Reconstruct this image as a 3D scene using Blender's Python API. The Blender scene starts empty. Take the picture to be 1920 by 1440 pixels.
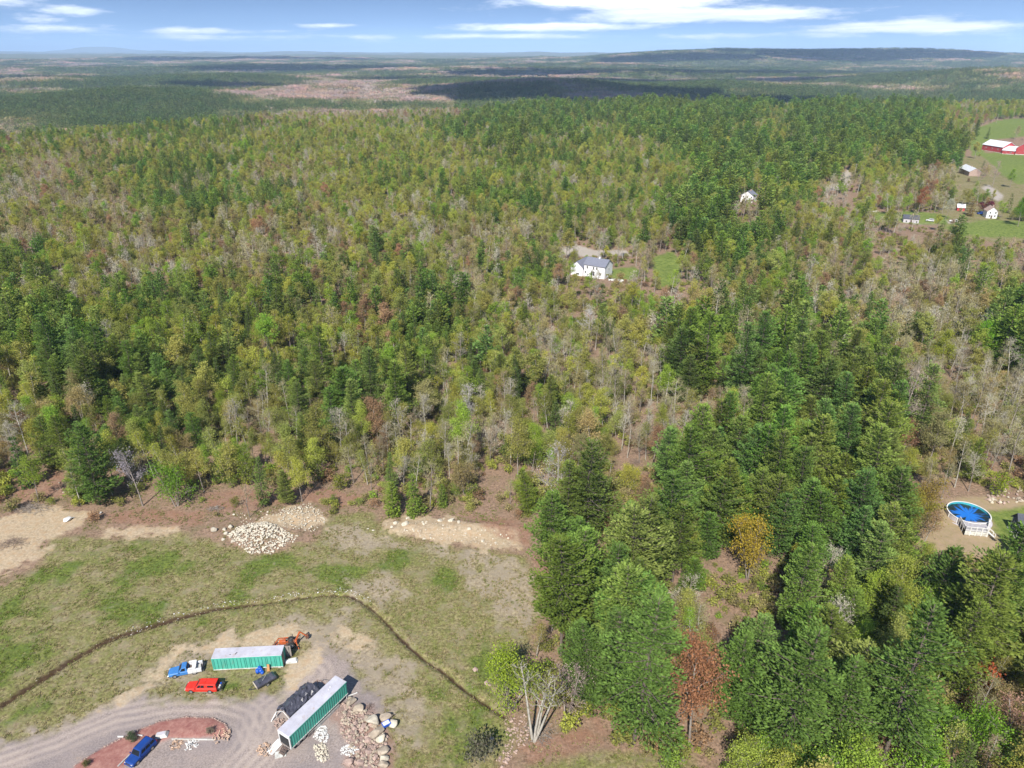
import bpy, bmesh, math, random
import numpy as np
from mathutils import Vector, Matrix

# ------------------------------------------------------------------ camera, sky, sun, exposure
scene = bpy.context.scene
C = scene.collection
FPX, HROW, CAMH = 1333.0, 98.0, 100.0          # focal length in photo pixels, horizon row, drone height
PITCH = math.atan((720 - HROW) / FPX)
SP, CP = math.sin(PITCH), math.cos(PITCH)
cam_d = bpy.data.cameras.new('camera'); cam = bpy.data.objects.new('camera', cam_d); C.objects.link(cam)
cam.location = (0, 0, CAMH); cam.rotation_euler = (math.pi / 2 - PITCH, 0, 0)
cam_d.sensor_width = 36.0; cam_d.lens = 36.0 * FPX / 1920.0
cam_d.clip_start = 0.5; cam_d.clip_end = 120000
scene.camera = cam

SHADOW_AZ = math.radians(75)                    # shadows fall this way on the ground (from +x towards +y)
SUN_EL = math.radians(45)
sun_d = bpy.data.lights.new('sun', 'SUN'); sun = bpy.data.objects.new('sun', sun_d); C.objects.link(sun)
sun_dir = Vector((math.cos(SHADOW_AZ) * math.cos(SUN_EL), math.sin(SHADOW_AZ) * math.cos(SUN_EL), -math.sin(SUN_EL)))
sun.rotation_euler = sun_dir.to_track_quat('-Z', 'Y').to_euler()
sun_d.energy = 5.0; sun_d.angle = math.radians(0.53); sun_d.color = (1.0, 0.95, 0.87)

world = bpy.data.worlds.new('World'); scene.world = world; world.use_nodes = True
def build_world():
    nt = world.node_tree; N = nt.nodes; L = nt.links; N.clear()
    out = N.new('ShaderNodeOutputWorld'); bg = N.new('ShaderNodeBackground'); bg.inputs[1].default_value = 0.125
    sky = N.new('ShaderNodeTexSky'); sky.sky_type = 'NISHITA'; sky.sun_disc = False
    sky.sun_elevation = SUN_EL
    to_sun = -sun_dir
    sky.sun_rotation = math.atan2(to_sun.x, to_sun.y)
    sky.air_density = 1.0; sky.dust_density = 0.1; sky.ozone_density = 3.0; sky.altitude = 200
    tc = N.new('ShaderNodeTexCoord')
    # the clear upper sky comes down close to the horizon on this crisp day
    mul = N.new('ShaderNodeVectorMath'); mul.operation = 'MULTIPLY_ADD'; mul.inputs[1].default_value = (1, 1, 5.0); mul.inputs[2].default_value = (0, 0, 0.13)
    nrm = N.new('ShaderNodeVectorMath'); nrm.operation = 'NORMALIZE'
    L.new(tc.outputs['Generated'], mul.inputs[0]); L.new(mul.outputs[0], nrm.inputs[0]); L.new(nrm.outputs[0], sky.inputs[0])
    # cloud layer: direction projected on a flat layer overhead
    sep = N.new('ShaderNodeSeparateXYZ'); L.new(tc.outputs['Generated'], sep.inputs[0])
    def m(op, a, b=None, c=None):
        n = N.new('ShaderNodeMath'); n.operation = op
        for i, v in enumerate((a, b, c)):
            if v is None: continue
            if isinstance(v, (int, float)): n.inputs[i].default_value = v
            else: L.new(v, n.inputs[i])
        return n.outputs[0]
    zc = m('MAXIMUM', m('ADD', sep.outputs[2], 0.012), 0.002)
    u = m('DIVIDE', sep.outputs[0], zc); v = m('DIVIDE', sep.outputs[1], zc)
    comb = N.new('ShaderNodeCombineXYZ'); L.new(u, comb.inputs[0]); L.new(v, comb.inputs[1])
    def fbm(scale, detail, off, rough=0.55):
        mp = N.new('ShaderNodeMapping'); mp.inputs['Scale'].default_value = (scale, scale * 0.55, 1); mp.inputs['Location'].default_value = off
        nz = N.new('ShaderNodeTexNoise'); nz.inputs['Scale'].default_value = 1; nz.inputs['Detail'].default_value = detail; nz.inputs['Roughness'].default_value = rough
        L.new(comb.outputs[0], mp.inputs[0]); L.new(mp.outputs[0], nz.inputs[0]); return nz.outputs[0]
    n1 = fbm(0.16, 7, CLOUD_OFF); n2 = fbm(0.16, 7, (CLOUD_OFF[0] + 0.05, CLOUD_OFF[1] + 0.12, 0))
    # the separate clouds seen above the horizon, each a lens of the layer
    acc = None
    for (px, py, rx, ry, w) in CLOUDS:
        a = (px - 960) / FPX; e = (HROW - py) / FPX / 1.0
        au, ae = a, math.sin(math.atan(e * 1.06))
        ang = m('DIVIDE', sep.outputs[0], sep.outputs[1])
        dx = m('MULTIPLY', m('SUBTRACT', ang, au * 1.103), FPX / (rx * 1.35)); dz = m('MULTIPLY', m('SUBTRACT', sep.outputs[2], ae), FPX / (ry * 1.25))
        front = m('GREATER_THAN', sep.outputs[1], 0.0)
        g = m('MULTIPLY', m('MULTIPLY', m('POWER', 2.718, m('MULTIPLY', m('ADD', m('MULTIPLY', dx, dx), m('MULTIPLY', dz, dz)), -1.0)), w), front)
        acc = g if acc is None else m('MAXIMUM', acc, g)
    mp = N.new('ShaderNodeMapping'); mp.inputs['Scale'].default_value = (14, 14, 75); nz = N.new('ShaderNodeTexNoise'); nz.inputs['Scale'].default_value = 1; nz.inputs['Detail'].default_value = 8; nz.inputs['Roughness'].default_value = .62
    L.new(tc.outputs['Generated'], mp.inputs[0]); L.new(mp.outputs[0], nz.inputs[0])
    dens = m('ADD', m('ADD', m('MULTIPLY', n1, .62), m('MULTIPLY', m('SUBTRACT', nz.outputs[0], .5), .85)), m('MULTIPLY', acc, 0.50))
    mr = N.new('ShaderNodeMapRange'); mr.interpolation_type = 'SMOOTHSTEP'; L.new(dens, mr.inputs[0])
    mr.inputs[1].default_value = 0.43; mr.inputs[2].default_value = 0.76
    lit = N.new('ShaderNodeMapRange'); L.new(m('SUBTRACT', n2, n1), lit.inputs[0]); lit.inputs[1].default_value = -0.10; lit.inputs[2].default_value = 0.10
    cr = N.new('ShaderNodeMix'); cr.data_type = 'RGBA'; cr.inputs[6].default_value = (5.6, 6.3, 7.6, 1); cr.inputs[7].default_value = (9.0, 9.1, 9.3, 1)
    L.new(lit.outputs[0], cr.inputs[0])
    mix = N.new('ShaderNodeMix'); mix.data_type = 'RGBA'
    L.new(mr.outputs[0], mix.inputs[0]); L.new(sky.outputs[0], mix.inputs[6]); L.new(cr.outputs[2], mix.inputs[7])
    L.new(mix.outputs[2], bg.inputs[0]); L.new(bg.outputs[0], out.inputs[0])
CLOUD_OFF = (3.1, 1.7, 0)
CLOUDS = [(480, 70, 130, 5, .7), (930, 75, 120, 4, .7), (700, 60, 70, 4, .6), (1130, 22, 190, 14, 1.0), (1270, 47, 190, 11, 0.95), (1560, 14, 95, 12, 1.0), (110, 30, 110, 12, 1.0), (40, 58, 75, 9, .9),
          (310, 46, 50, 6, .8), (240, 58, 40, 6, .7), (650, 1, 50, 8, .9), (790, 5, 50, 7, .9), (1000, 62, 200, 6, .8), (250, 68, 150, 6, .7),
          (1640, 66, 220, 9, .9), (1860, 52, 120, 9, .95), (1430, 2, 120, 8, .8), (560, 78, 220, 5, .7), (1330, 75, 250, 5, .6)]
build_world()
vs = scene.view_settings; vs.view_transform = 'Standard'; vs.look = 'None'; vs.gamma = 1.0; vs.use_curve_mapping = False
vs.exposure = 0.56
scene.cycles.use_denoising = True
scene.cycles.max_bounces = 5; scene.cycles.diffuse_bounces = 3; scene.cycles.transmission_bounces = 3; scene.cycles.glossy_bounces = 2
scene.cycles.volume_bounces = 1; scene.cycles.transparent_max_bounces = 6

# ------------------------------------------------------------------ helpers
def tag(o, label=None, cat=None, group=None, kind=None):
    if label: o['label'] = label
    if cat: o['category'] = cat
    if group: o['group'] = group
    if kind: o['kind'] = kind
    return o
def thing(name, label, cat, loc=(0, 0, 0), rotz=0.0, group=None):
    o = bpy.data.objects.new(name, None); C.objects.link(o); o.location = loc; o.rotation_euler = (0, 0, rotz)
    o.empty_display_size = 0.2
    return tag(o, label, cat, group)
def mesh_from(name, V, F, mats, smooth=False, midx=None):
    me = bpy.data.meshes.new(name)
    me.from_pydata([tuple(map(float, v)) for v in V], [], [tuple(map(int, f)) for f in F])
    for m in (mats if isinstance(mats, (list, tuple)) else [mats]): me.materials.append(m)
    if midx is not None: me.polygons.foreach_set('material_index', np.asarray(midx, np.int32))
    if smooth: me.polygons.foreach_set('use_smooth', np.ones(len(me.polygons), bool))
    me.update(); return me
def fast_mesh(name, V, Q, mats, midx=None, smooth=False):
    """V (n,3) float array, Q (m,k) int array with one face size"""
    V = np.ascontiguousarray(V, np.float32); Q = np.ascontiguousarray(Q, np.int32); m, k = Q.shape
    me = bpy.data.meshes.new(name); me.vertices.add(len(V)); me.vertices.foreach_set('co', V.ravel())
    me.loops.add(m * k); me.loops.foreach_set('vertex_index', Q.ravel())
    me.polygons.add(m); me.polygons.foreach_set('loop_start', np.arange(0, m * k, k, dtype=np.int32))
    for mt in (mats if isinstance(mats, (list, tuple)) else [mats]): me.materials.append(mt)
    if midx is not None: me.polygons.foreach_set('material_index', np.asarray(midx, np.int32))
    if smooth: me.polygons.foreach_set('use_smooth', np.ones(m, bool))
    me.update(calc_edges=True); me.validate(); return me
class MB:
    """collects boxes, bars, tubes and lofts; build() links ONE mesh object"""
    def __init__(s): s.v = []; s.f = []
    def add(s, V, F):
        n = len(s.v); s.v += [tuple(map(float, v)) for v in V]; s.f += [tuple(int(i) + n for i in f) for f in F]; return s
    def box(s, c, d, rz=0.0, taper=1.0, tilt=None):
        x, y, z = d[0] / 2, d[1] / 2, d[2] / 2
        P = [Vector((sx * x * (taper if sz > 0 else 1), sy * y * (taper if sz > 0 else 1), sz * z)) for sz in (-1, 1) for sx, sy in ((-1, -1), (1, -1), (1, 1), (-1, 1))]
        M = Matrix.Rotation(rz, 3, 'Z')
        if tilt: M = M @ Matrix.Rotation(tilt[0], 3, 'X') @ Matrix.Rotation(tilt[1], 3, 'Y')
        c = Vector(c)
        return s.add([M @ p + c for p in P], [(3, 2, 1, 0), (4, 5, 6, 7), (0, 1, 5, 4), (1, 2, 6, 5), (2, 3, 7, 6), (3, 0, 4, 7)])
    def bar(s, a, b, w, h=None):
        a, b = Vector(a), Vector(b); h = h or w; d = (b - a); L = d.length
        if L < 1e-6: return s
        q = d.to_track_quat('X', 'Z').to_matrix(); c = (a + b) / 2
        P = [q @ Vector((sx * L / 2, sy * w / 2, sz * h / 2)) + c for sz in (-1, 1) for sx, sy in ((-1, -1), (1, -1), (1, 1), (-1, 1))]
        return s.add(P, [(3, 2, 1, 0), (4, 5, 6, 7), (0, 1, 5, 4), (1, 2, 6, 5), (2, 3, 7, 6), (3, 0, 4, 7)])
    def tube(s, pts, rad, n=6, cap=True):
        pts = [Vector(p) for p in pts]; k = len(pts)
        if not hasattr(rad, '__len__'): rad = [rad] * k
        V = []; F = []
        for i, p in enumerate(pts):
            d = (pts[min(i + 1, k - 1)] - pts[max(i - 1, 0)]).normalized()
            a = d.orthogonal().normalized() if abs(d.z) < .99 else Vector((1, 0, 0)); b = d.cross(a).normalized(); a = b.cross(d)
            for j in range(n):
                t = 2 * math.pi * j / n; V.append(p + (a * math.cos(t) + b * math.sin(t)) * rad[i])
        for i in range(k - 1):
            for j in range(n):
                F.append((i * n + j, i * n + (j + 1) % n, (i + 1) * n + (j + 1) % n, (i + 1) * n + j))
        if cap: F.append(tuple(range(n - 1, -1, -1))); F.append(tuple((k - 1) * n + j for j in range(n)))
        return s.add(V, F)
    def loft(s, rings, cap=True):
        n = len(rings[0]); V = [p for r in rings for p in r]; F = []
        for i in range(len(rings) - 1):
            for j in range(n): F.append((i * n + j, i * n + (j + 1) % n, (i + 1) * n + (j + 1) % n, (i + 1) * n + j))
        if cap: F.append(tuple(range(n - 1, -1, -1))); F.append(tuple((len(rings) - 1) * n + j for j in range(n)))
        return s.add(V, F)
    def poly(s, pts): return s.add(pts, [tuple(range(len(pts)))])
    def build(s, name, mat, parent=None, smooth=False, bevel=0.0):
        me = mesh_from(name, s.v, s.f, mat, smooth)
        if bevel:
            bm = bmesh.new(); bm.from_mesh(me); bmesh.ops.recalc_face_normals(bm, faces=bm.faces)
            bmesh.ops.bevel(bm, geom=list(bm.edges), offset=bevel, segments=1, affect='EDGES', clamp_overlap=True); bm.to_mesh(me); bm.free()
        else:
            bm = bmesh.new(); bm.from_mesh(me); bmesh.ops.recalc_face_normals(bm, faces=bm.faces); bm.to_mesh(me); bm.free()
        o = bpy.data.objects.new(name, me); C.objects.link(o)
        if parent: o.parent = parent
        return o
def copy_tree(o, parent=None):
    c = o.copy(); C.objects.link(c); c.parent = parent
    for ch in o.children: copy_tree(ch, c)
    return c

# ------------------------------------------------------------------ noise (numpy) and the lie of the land
def _hash(ix, iy, seed):
    h = (ix.astype(np.int64) * 374761393 + iy.astype(np.int64) * 668265263 + seed * 1442695041) & 0xFFFFFFFF
    h = ((h ^ (h >> 13)) * 1274126177) & 0xFFFFFFFF
    return ((h ^ (h >> 16)) & 0xFFFF) / 65535.0
def vnoise(x, y, seed=0):
    x = np.asarray(x, float); y = np.asarray(y, float)
    ix = np.floor(x); iy = np.floor(y); fx = x - ix; fy = y - iy
    fx = fx * fx * (3 - 2 * fx); fy = fy * fy * (3 - 2 * fy)
    a = _hash(ix, iy, seed); b = _hash(ix + 1, iy, seed); c = _hash(ix, iy + 1, seed); d = _hash(ix + 1, iy + 1, seed)
    return (a * (1 - fx) + b * fx) * (1 - fy) + (c * (1 - fx) + d * fx) * fy
def fbm(x, y, seed=0, octv=4):
    t = 0; a = 0.5; s = 0
    for i in range(octv):
        t = t + a * vnoise(x * 2 ** i, y * 2 ** i, seed + i * 17); s += a; a *= 0.5
    return t / s
def sstep(a, b, x):
    t = np.clip((x - a) / (b - a), 0, 1); return t * t * (3 - 2 * t)
def at0(px, py, z=0.0):
    u = (px - 960) / FPX; v = (py - 720) / FPX
    d = (u, CP - v * SP, -SP - v * CP); t = (z - CAMH) / d[2]
    return Vector((d[0] * t, d[1] * t, z))
def project(x, y, z):
    dz = np.asarray(z, float) - CAMH; y = np.asarray(y, float)
    zc = np.maximum(y * CP - dz * SP, 0.01); yc = -y * SP - dz * CP
    return 960 + FPX * np.asarray(x, float) / zc, 720 + FPX * yc / zc
def dep_tan(row): return math.tan(PITCH - math.atan((720 - row) / FPX))
_cr = [(-200, 300), (0, 285), (250, 262), (520, 236), (900, 222), (1000, 213), (1300, 207), (1700, 207), (1920, 195), (2200, 195)]
CU = []; CD = []
for _px, _row in _cr:
    _p = at0(_px, _row); CU.append(_p.x / _p.y); CD.append(_p.y)
# far hills: photo column, row of the top, distance, half width (columns), half depth (m), foot height
HILLS = []
for (px, row, dist, hw, hd, foot) in [(1010, 146, 2700, 190, 420, -45), (250, 166, 2350, 230, 300, 0), (640, 158, 2900, 170, 280, 0), (430, 141, 3900, 260, 330, 0), (80, 148, 3300, 200, 330, 0), (900, 126, 5600, 220, 380, 0), (1380, 152, 3300, 170, 280, 0), (200, 124, 6200, 200, 420, 0), (1120, 118, 6800, 200, 420, 0), (750, 112, 9000, 200, 600, 0), (1930, 128, 3100, 200, 700, -45), (1480, 96, 9500, 300, 1300, 30), (1250, 101, 9000, 160, 1000, 30), (1750, 99, 9800, 220, 1200, 30),
        (560, 121, 6500, 210, 500, 0), (215, 91, 36000, 60, 2500, 70), (150, 94, 34000, 40, 2500, 70), (290, 95, 33000, 70, 2500, 70), (380, 97, 30000, 80, 2500, 70),
        (990, 98, 21000, 60, 1800, 50), (550, 97, 24000, 90, 1800, 55), (700, 99, 22000, 120, 1800, 55), (1150, 100, 19000, 120, 1600, 50),
        (30, 97, 26000, 80, 1800, 55), (860, 101, 20000, 100, 1500, 50), (1800, 101, 14000, 260, 1800, 40), (1250, 132, 5200, 260, 500, -20), (1700, 140, 4200, 150, 420, -20)]:
    ztop = CAMH - dist * dep_tan(row) - (12 if dist < 12000 else 0)
    foot = -47 + 95 * float(sstep(4500, 16000, dist)) + 25 * float(sstep(16000, 40000, dist)); x0 = (px - 960) / FPX * dist * CP; wx = hw / FPX * dist * CP
    HILLS.append((x0, dist, wx, hd, ztop - foot))
def terrain(x, y):
    x = np.asarray(x, float); y = np.asarray(y, float); yy = np.maximum(y, 1.0)
    z = sstep(150, 280, y) * (fbm(x / 70, y / 70, 3, 3) - 0.5) * 5
    yc = np.interp(x / yy, CU, CD)
    z = z + sstep(450, 900, y) * (fbm(x / 260, y / 260, 8, 3) - 0.5) * 14 * (1 - sstep(0.9, 1.25, y / yc))
    z = z - 47 * sstep(yc * 1.0, yc * 1.0 + 480, y)
    far = y > 1300
    if far.any():
        xf = x[far]; yf = y[far]; zf = z[far]
        zf = zf + sstep(1700, 3500, yf) * (fbm(xf / 900, yf / 900, 5, 4) - 0.5) * (48 + 60 * sstep(4000, 14000, yf))
        zf = zf + 95 * sstep(4500, 16000, yf) + 25 * sstep(16000, 40000, yf)
        rough = 0.86 + 0.28 * fbm(xf / 700, yf / 700, 21, 3)
        for (x0, y0, wx, wy, hh) in HILLS: zf = zf + hh * np.exp(-((xf - x0) / wx) ** 2 - ((yf - y0) / wy) ** 2) * rough
        z = z.copy(); z[far] = zf
    return z
def tz(x, y): return float(terrain(np.array([x]), np.array([y]))[0])
def at(px, py, dz=0.0):
    z = 0.0
    for _ in range(12):
        p = at0(px, py, z + dz); z = 0.5 * z + 0.5 * tz(p.x, p.y)
    p = at0(px, py, z + dz); return Vector((p.x, p.y, p.z))
def ground(p): return Vector((p[0], p[1], LAND(p[0], p[1])))

# ------------------------------------------------------------------ materials
def nodes(name):
    m = bpy.data.materials.new(name); m.use_nodes = True; nt = m.node_tree; nt.nodes.clear()
    out = nt.nodes.new('ShaderNodeOutputMaterial'); return m, nt, out
def ramp(nt, fac, a, b):
    n = nt.nodes.new('ShaderNodeMix'); n.data_type = 'RGBA'
    for k, v in ((6, a), (7, b)):
        if isinstance(v, tuple): n.inputs[k].default_value = (*v[:3], 1)
        else: nt.links.new(v, n.inputs[k])
    if isinstance(fac, (int, float)): n.inputs[0].default_value = fac
    else: nt.links.new(fac, n.inputs[0])
    return n.outputs[2]
def noise(nt, scale, detail=4, rough=.6, coord='Object', stretch=None):
    tc = nt.nodes.new('ShaderNodeTexCoord'); src = tc.outputs[coord]
    if stretch:
        mp = nt.nodes.new('ShaderNodeMapping'); mp.inputs['Scale'].default_value = stretch; nt.links.new(src, mp.inputs[0]); src = mp.outputs[0]
    n = nt.nodes.new('ShaderNodeTexNoise'); n.inputs['Scale'].default_value = scale; n.inputs['Detail'].default_value = detail; n.inputs['Roughness'].default_value = rough
    nt.links.new(src, n.inputs[0]); return n.outputs[0]
def mrange(nt, v, a, b, c=0.0, d=1.0):
    n = nt.nodes.new('ShaderNodeMapRange'); nt.links.new(v, n.inputs[0])
    for i, k in enumerate((a, b, c, d)): n.inputs[i + 1].default_value = k
    return n.outputs[0]
def mth(nt, op, a, b=0.0):
    n = nt.nodes.new('ShaderNodeMath'); n.operation = op
    for i, v in enumerate((a, b)):
        if isinstance(v, (int, float)): n.inputs[i].default_value = v
        else: nt.links.new(v, n.inputs[i])
    return n.outputs[0]
def plain(name, col, col2=None, rough=.6, metal=0.0, scale=1.5, lo=.35, hi=.65, bump=0.0, stretch=None, coat=0.0, spec=.5, stain=None):
    m, nt, out = nodes(name); b = nt.nodes.new('ShaderNodeBsdfPrincipled')
    b.inputs['Roughness'].default_value = rough; b.inputs['Metallic'].default_value = metal; b.inputs['Coat Weight'].default_value = coat
    b.inputs['Specular IOR Level'].default_value = spec
    c2 = col2 or tuple(c * .8 for c in col); n = noise(nt, scale, 5, .65, stretch=stretch)
    nt.links.new(ramp(nt, mrange(nt, n, lo, hi), col2 or c2, col), b.inputs['Base Color'])
    if stain:
        base = b.inputs['Base Color'].links[0].from_socket; sn = noise(nt, .9, 9, .75, stretch=(1, 1, .35)); nt.links.new(ramp(nt, mrange(nt, sn, .54, .70), base, stain), b.inputs['Base Color'])
    if bump:
        bp = nt.nodes.new('ShaderNodeBump'); bp.inputs['Strength'].default_value = .6; bp.inputs['Distance'].default_value = bump
        nt.links.new(noise(nt, scale * 4, 5), bp.inputs['Height']); nt.links.new(bp.outputs[0], b.inputs['Normal'])
    nt.links.new(b.outputs[0], out.inputs[0]); return m
def leaf_mat(name, trans=.35, lo=.62, hi=1.35, shade=None):
    """foliage: colour from the tree's own 'tint', each leaf clump a little different"""
    m, nt, out = nodes(name)
    at_ = nt.nodes.new('ShaderNodeAttribute'); at_.attribute_type = 'INSTANCER'; at_.attribute_name = 'tint'
    geo = nt.nodes.new('ShaderNodeNewGeometry')
    f = mrange(nt, geo.outputs['Random Per Island'], 0, 1, lo, hi)
    if shade:
        sh = nt.nodes.new('ShaderNodeAttribute'); sh.attribute_name = shade; f = mth(nt, 'MULTIPLY', f, sh.outputs['Fac'])
    vm = nt.nodes.new('ShaderNodeVectorMath'); vm.operation = 'SCALE'; nt.links.new(at_.outputs['Vector'], vm.inputs[0]); nt.links.new(f, vm.inputs['Scale'])
    d = nt.nodes.new('ShaderNodeBsdfDiffuse'); t = nt.nodes.new('ShaderNodeBsdfTranslucent'); mx = nt.nodes.new('ShaderNodeMixShader')
    mx.inputs[0].default_value = trans
    nt.links.new(vm.outputs[0], d.inputs[0]); nt.links.new(vm.outputs[0], t.inputs[0])
    nt.links.new(d.outputs[0], mx.inputs[1]); nt.links.new(t.outputs[0], mx.inputs[2]); nt.links.new(mx.outputs[0], out.inputs[0]); return m
M = {}
M['needle'] = leaf_mat('pine_needles', .38, .6, 1.4)
M['grove'] = leaf_mat('grove_leaves', .25, .8, 1.2, 'shade')
M['leaf'] = leaf_mat('young_leaves', .45, .65, 1.35)
M['twig_tint'] = leaf_mat('twigs', .0, .75, 1.25)
M['bark'] = plain('grey_bark', (.34, .30, .26), (.16, .13, .11), .9, scale=3, stretch=(1, 1, .3))
M['bark_pale'] = plain('pale_bark', (.48, .45, .39), (.28, .26, .22), .85, scale=2.5, stretch=(1, 1, .4))
M['bark_dark'] = plain('pine_bark', (.20, .16, .13), (.09, .07, .06), .95, scale=3, stretch=(1, 1, .3))

# ------------------------------------------------------------------ what covers the ground where (outlines read off the photograph, laid on the land)
def pin(poly, X, Y, mg=8.0):
    """signed distance (inside positive) to a polygon; far outside simply -mg"""
    P = np.array(poly, float); n = len(P)
    box = (X > P[:, 0].min() - mg) & (X < P[:, 0].max() + mg) & (Y > P[:, 1].min() - mg) & (Y < P[:, 1].max() + mg)
    res = np.full(X.shape, -mg)
    if box.any(): res[box] = _pin(P, X[box], Y[box])
    return res
def _pin(P, X, Y):
    n = len(P); ins = np.zeros(X.shape, bool); dmin = np.full(X.shape, 1e18)
    for i in range(n):
        ax, ay = P[i]; bx, by = P[(i + 1) % n]; ex, ey = bx - ax, by - ay
        t = np.clip(((X - ax) * ex + (Y - ay) * ey) / (ex * ex + ey * ey + 1e-9), 0, 1)
        dmin = np.minimum(dmin, (X - ax - t * ex) ** 2 + (Y - ay - t * ey) ** 2)
        c = ((ay > Y) != (by > Y)); xs = ax + (Y - ay) * ex / (ey if abs(ey) > 1e-9 else 1e-9); ins ^= (c & (X < xs))
    d = np.sqrt(dmin); return np.where(ins, d, -d)
def pline(pts, X, Y, mg=6.0):
    P = np.array(pts, float)
    box = (X > P[:, 0].min() - mg) & (X < P[:, 0].max() + mg) & (Y > P[:, 1].min() - mg) & (Y < P[:, 1].max() + mg)
    res = np.full(X.shape, 1e3)
    if box.any(): res[box] = _pline(P, X[box], Y[box])
    return res
def _pline(P, X, Y):
    dmin = np.full(X.shape, 1e18)
    for i in range(len(P) - 1):
        ax, ay = P[i]; ex, ey = P[i + 1] - P[i]
        t = np.clip(((X - ax) * ex + (Y - ay) * ey) / (ex * ex + ey * ey + 1e-9), 0, 1)
        dmin = np.minimum(dmin, (X - ax - t * ex) ** 2 + (Y - ay - t * ey) ** 2)
    return np.sqrt(dmin)
def wpts(pts): return [tuple(at(px, py)[:2]) for px, py in pts]
G_YARD = wpts([(-120, 1600), (-60, 1415), (0, 1392), (60, 1384), (150, 1350), (215, 1318), (270, 1296), (330, 1306), (420, 1303), (475, 1309), (520, 1300), (556, 1272),
               (566, 1240), (600, 1222), (640, 1234), (668, 1262), (690, 1290), (715, 1330), (735, 1380), (735, 1440), (740, 1600)])
G_SAND = [wpts(p) for p in ([(372, 1218), (410, 1196), (470, 1184), (540, 1176), (585, 1186), (560, 1200), (520, 1207), (460, 1212)],
          [(640, 1172), (690, 1186), (705, 1212), (668, 1214), (640, 1196)], [(-80, 990), (20, 962), (60, 948), (100, 950), (172, 962), (150, 985), (95, 1008), (82, 1046), (20, 1075), (-80, 1120)],
          [(190, 996), (240, 986), (330, 988), (325, 998), (270, 1010), (195, 1006)], [(715, 980), (755, 966), (850, 972), (930, 986), (985, 1006), (972, 1030), (900, 1028), (800, 1012), (735, 1000)],
          [(470, 985), (510, 960), (585, 944), (612, 972), (588, 1000), (535, 1000)], [(165, 1325), (260, 1285), (320, 1240), (345, 1215), (290, 1290), (230, 1318)],
          [(545, 1235), (600, 1220), (560, 1275), (540, 1290)])]
G_FIELD = wpts([(-160, 1560), (-120, 1180), (0, 1102), (70, 1062), (95, 1012), (180, 1010), (240, 1012), (330, 1000), (395, 1010), (440, 1026), (510, 1045), (590, 1012), (618, 968), (650, 958),
                (700, 962), (715, 990), (800, 1016), (900, 1032), (985, 1040), (1010, 1090), (1012, 1160), (985, 1230), (950, 1290), (960, 1340), (975, 1385), (935, 1440), (930, 1600)])
G_BARE = [wpts(p) for p in ([(-60, 1410), (60, 1372), (150, 1335), (215, 1296), (280, 1262), (335, 1215), (420, 1188), (560, 1160), (650, 1150), (705, 1195), (735, 1250), (745, 1330), (735, 1400), (690, 1300), (640, 1232), (570, 1216), (420, 1215), (385, 1240), (330, 1290), (240, 1322), (100, 1385)], [(880, 1060), (960, 1045), (1010, 1090), (1005, 1180), (960, 1190), (915, 1130), (880, 1100)], [(600, 1010), (640, 985), (720, 1010), (800, 1020), (930, 1040), (960, 1060), (860, 1050), (740, 1030), (650, 1030)], [(660, 1085), (730, 1080), (760, 1110), (720, 1130), (670, 1110)], [(730, 1250), (790, 1290), (800, 1340), (770, 1400), (740, 1440), (735, 1330)])]
G_FARM = wpts([(1770, 300), (1850, 290), (1990, 330), (1990, 460), (1780, 445), (1755, 400)])
G_GRASS2 = wpts([(985, 1440), (1040, 1425), (1130, 1405), (1230, 1412), (1300, 1425), (1300, 1600), (960, 1600)])
G_RED = [wpts(p) for p in ([(635, 1318), (690, 1335), (730, 1355), (748, 1400), (740, 1460), (655, 1460), (660, 1400), (630, 1350)], [(380, 925), (480, 918), (600, 915), (690, 930), (640, 950), (560, 938), (470, 955), (390, 965)], [(180, 965), (260, 955), (380, 960), (380, 985), (250, 985)], [(20, 905), (90, 880), (140, 895), (180, 930), (100, 935), (30, 940)], [(860, 965), (960, 975), (1000, 1000), (990, 1025), (900, 985)], [(1000, 1040), (1050, 1015), (1068, 1050), (1050, 1090), (1010, 1085)], [(970, 1400), (1040, 1380), (1100, 1360), (1140, 1395), (1080, 1412), (990, 1432)], [(1095, 1320), (1130, 1310), (1145, 1390), (1110, 1370)])]
G_MULCH = wpts([(120, 1470), (140, 1436), (190, 1404), (258, 1370), (300, 1353), (350, 1344), (400, 1347), (424, 1360), (431, 1375), (420, 1386), (320, 1383), (292, 1395), (262, 1410), (225, 1446), (215, 1470)])
G_POOL = wpts([(1700, 1012), (1735, 965), (1770, 938), (1850, 930), (1990, 945), (1990, 962), (1862, 960), (1872, 985), (1900, 1010), (1860, 1045), (1720, 1036)])
G_LAWN = [wpts(p) for p in ([(1846, 960), (1925, 950), (2000, 955), (2000, 1030), (1880, 1030), (1862, 985)], [(1222, 482), (1262, 470), (1278, 495), (1276, 530), (1250, 545), (1228, 525)],
          [(1140, 505), (1190, 500), (1210, 515), (1175, 528), (1148, 524)], [(1635, 398), (1700, 396), (1780, 404), (1775, 422), (1700, 418), (1640, 414)],
          [(1838, 288), (1990, 280), (1990, 345), (1905, 345), (1870, 318)], [(1815, 262), (1835, 238), (1870, 226), (1990, 214), (1990, 252), (1860, 262), (1842, 292), (1822, 292)],
          [(1770, 424), (1850, 412), (1990, 418), (1990, 452), (1860, 444), (1790, 440)])]
G_DRIVE = [wpts(p) for p in ([(1052, 466), (1080, 458), (1120, 470), (1175, 470), (1182, 480), (1120, 482), (1060, 478)], [(1542, 348), (1575, 342), (1580, 322), (1594, 316), (1596, 340), (1584, 356), (1545, 358)],
          [(1690, 410), (1760, 408), (1790, 418), (1700, 420)], [(1840, 352), (1853, 346), (1883, 368), (1872, 378)])]
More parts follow.
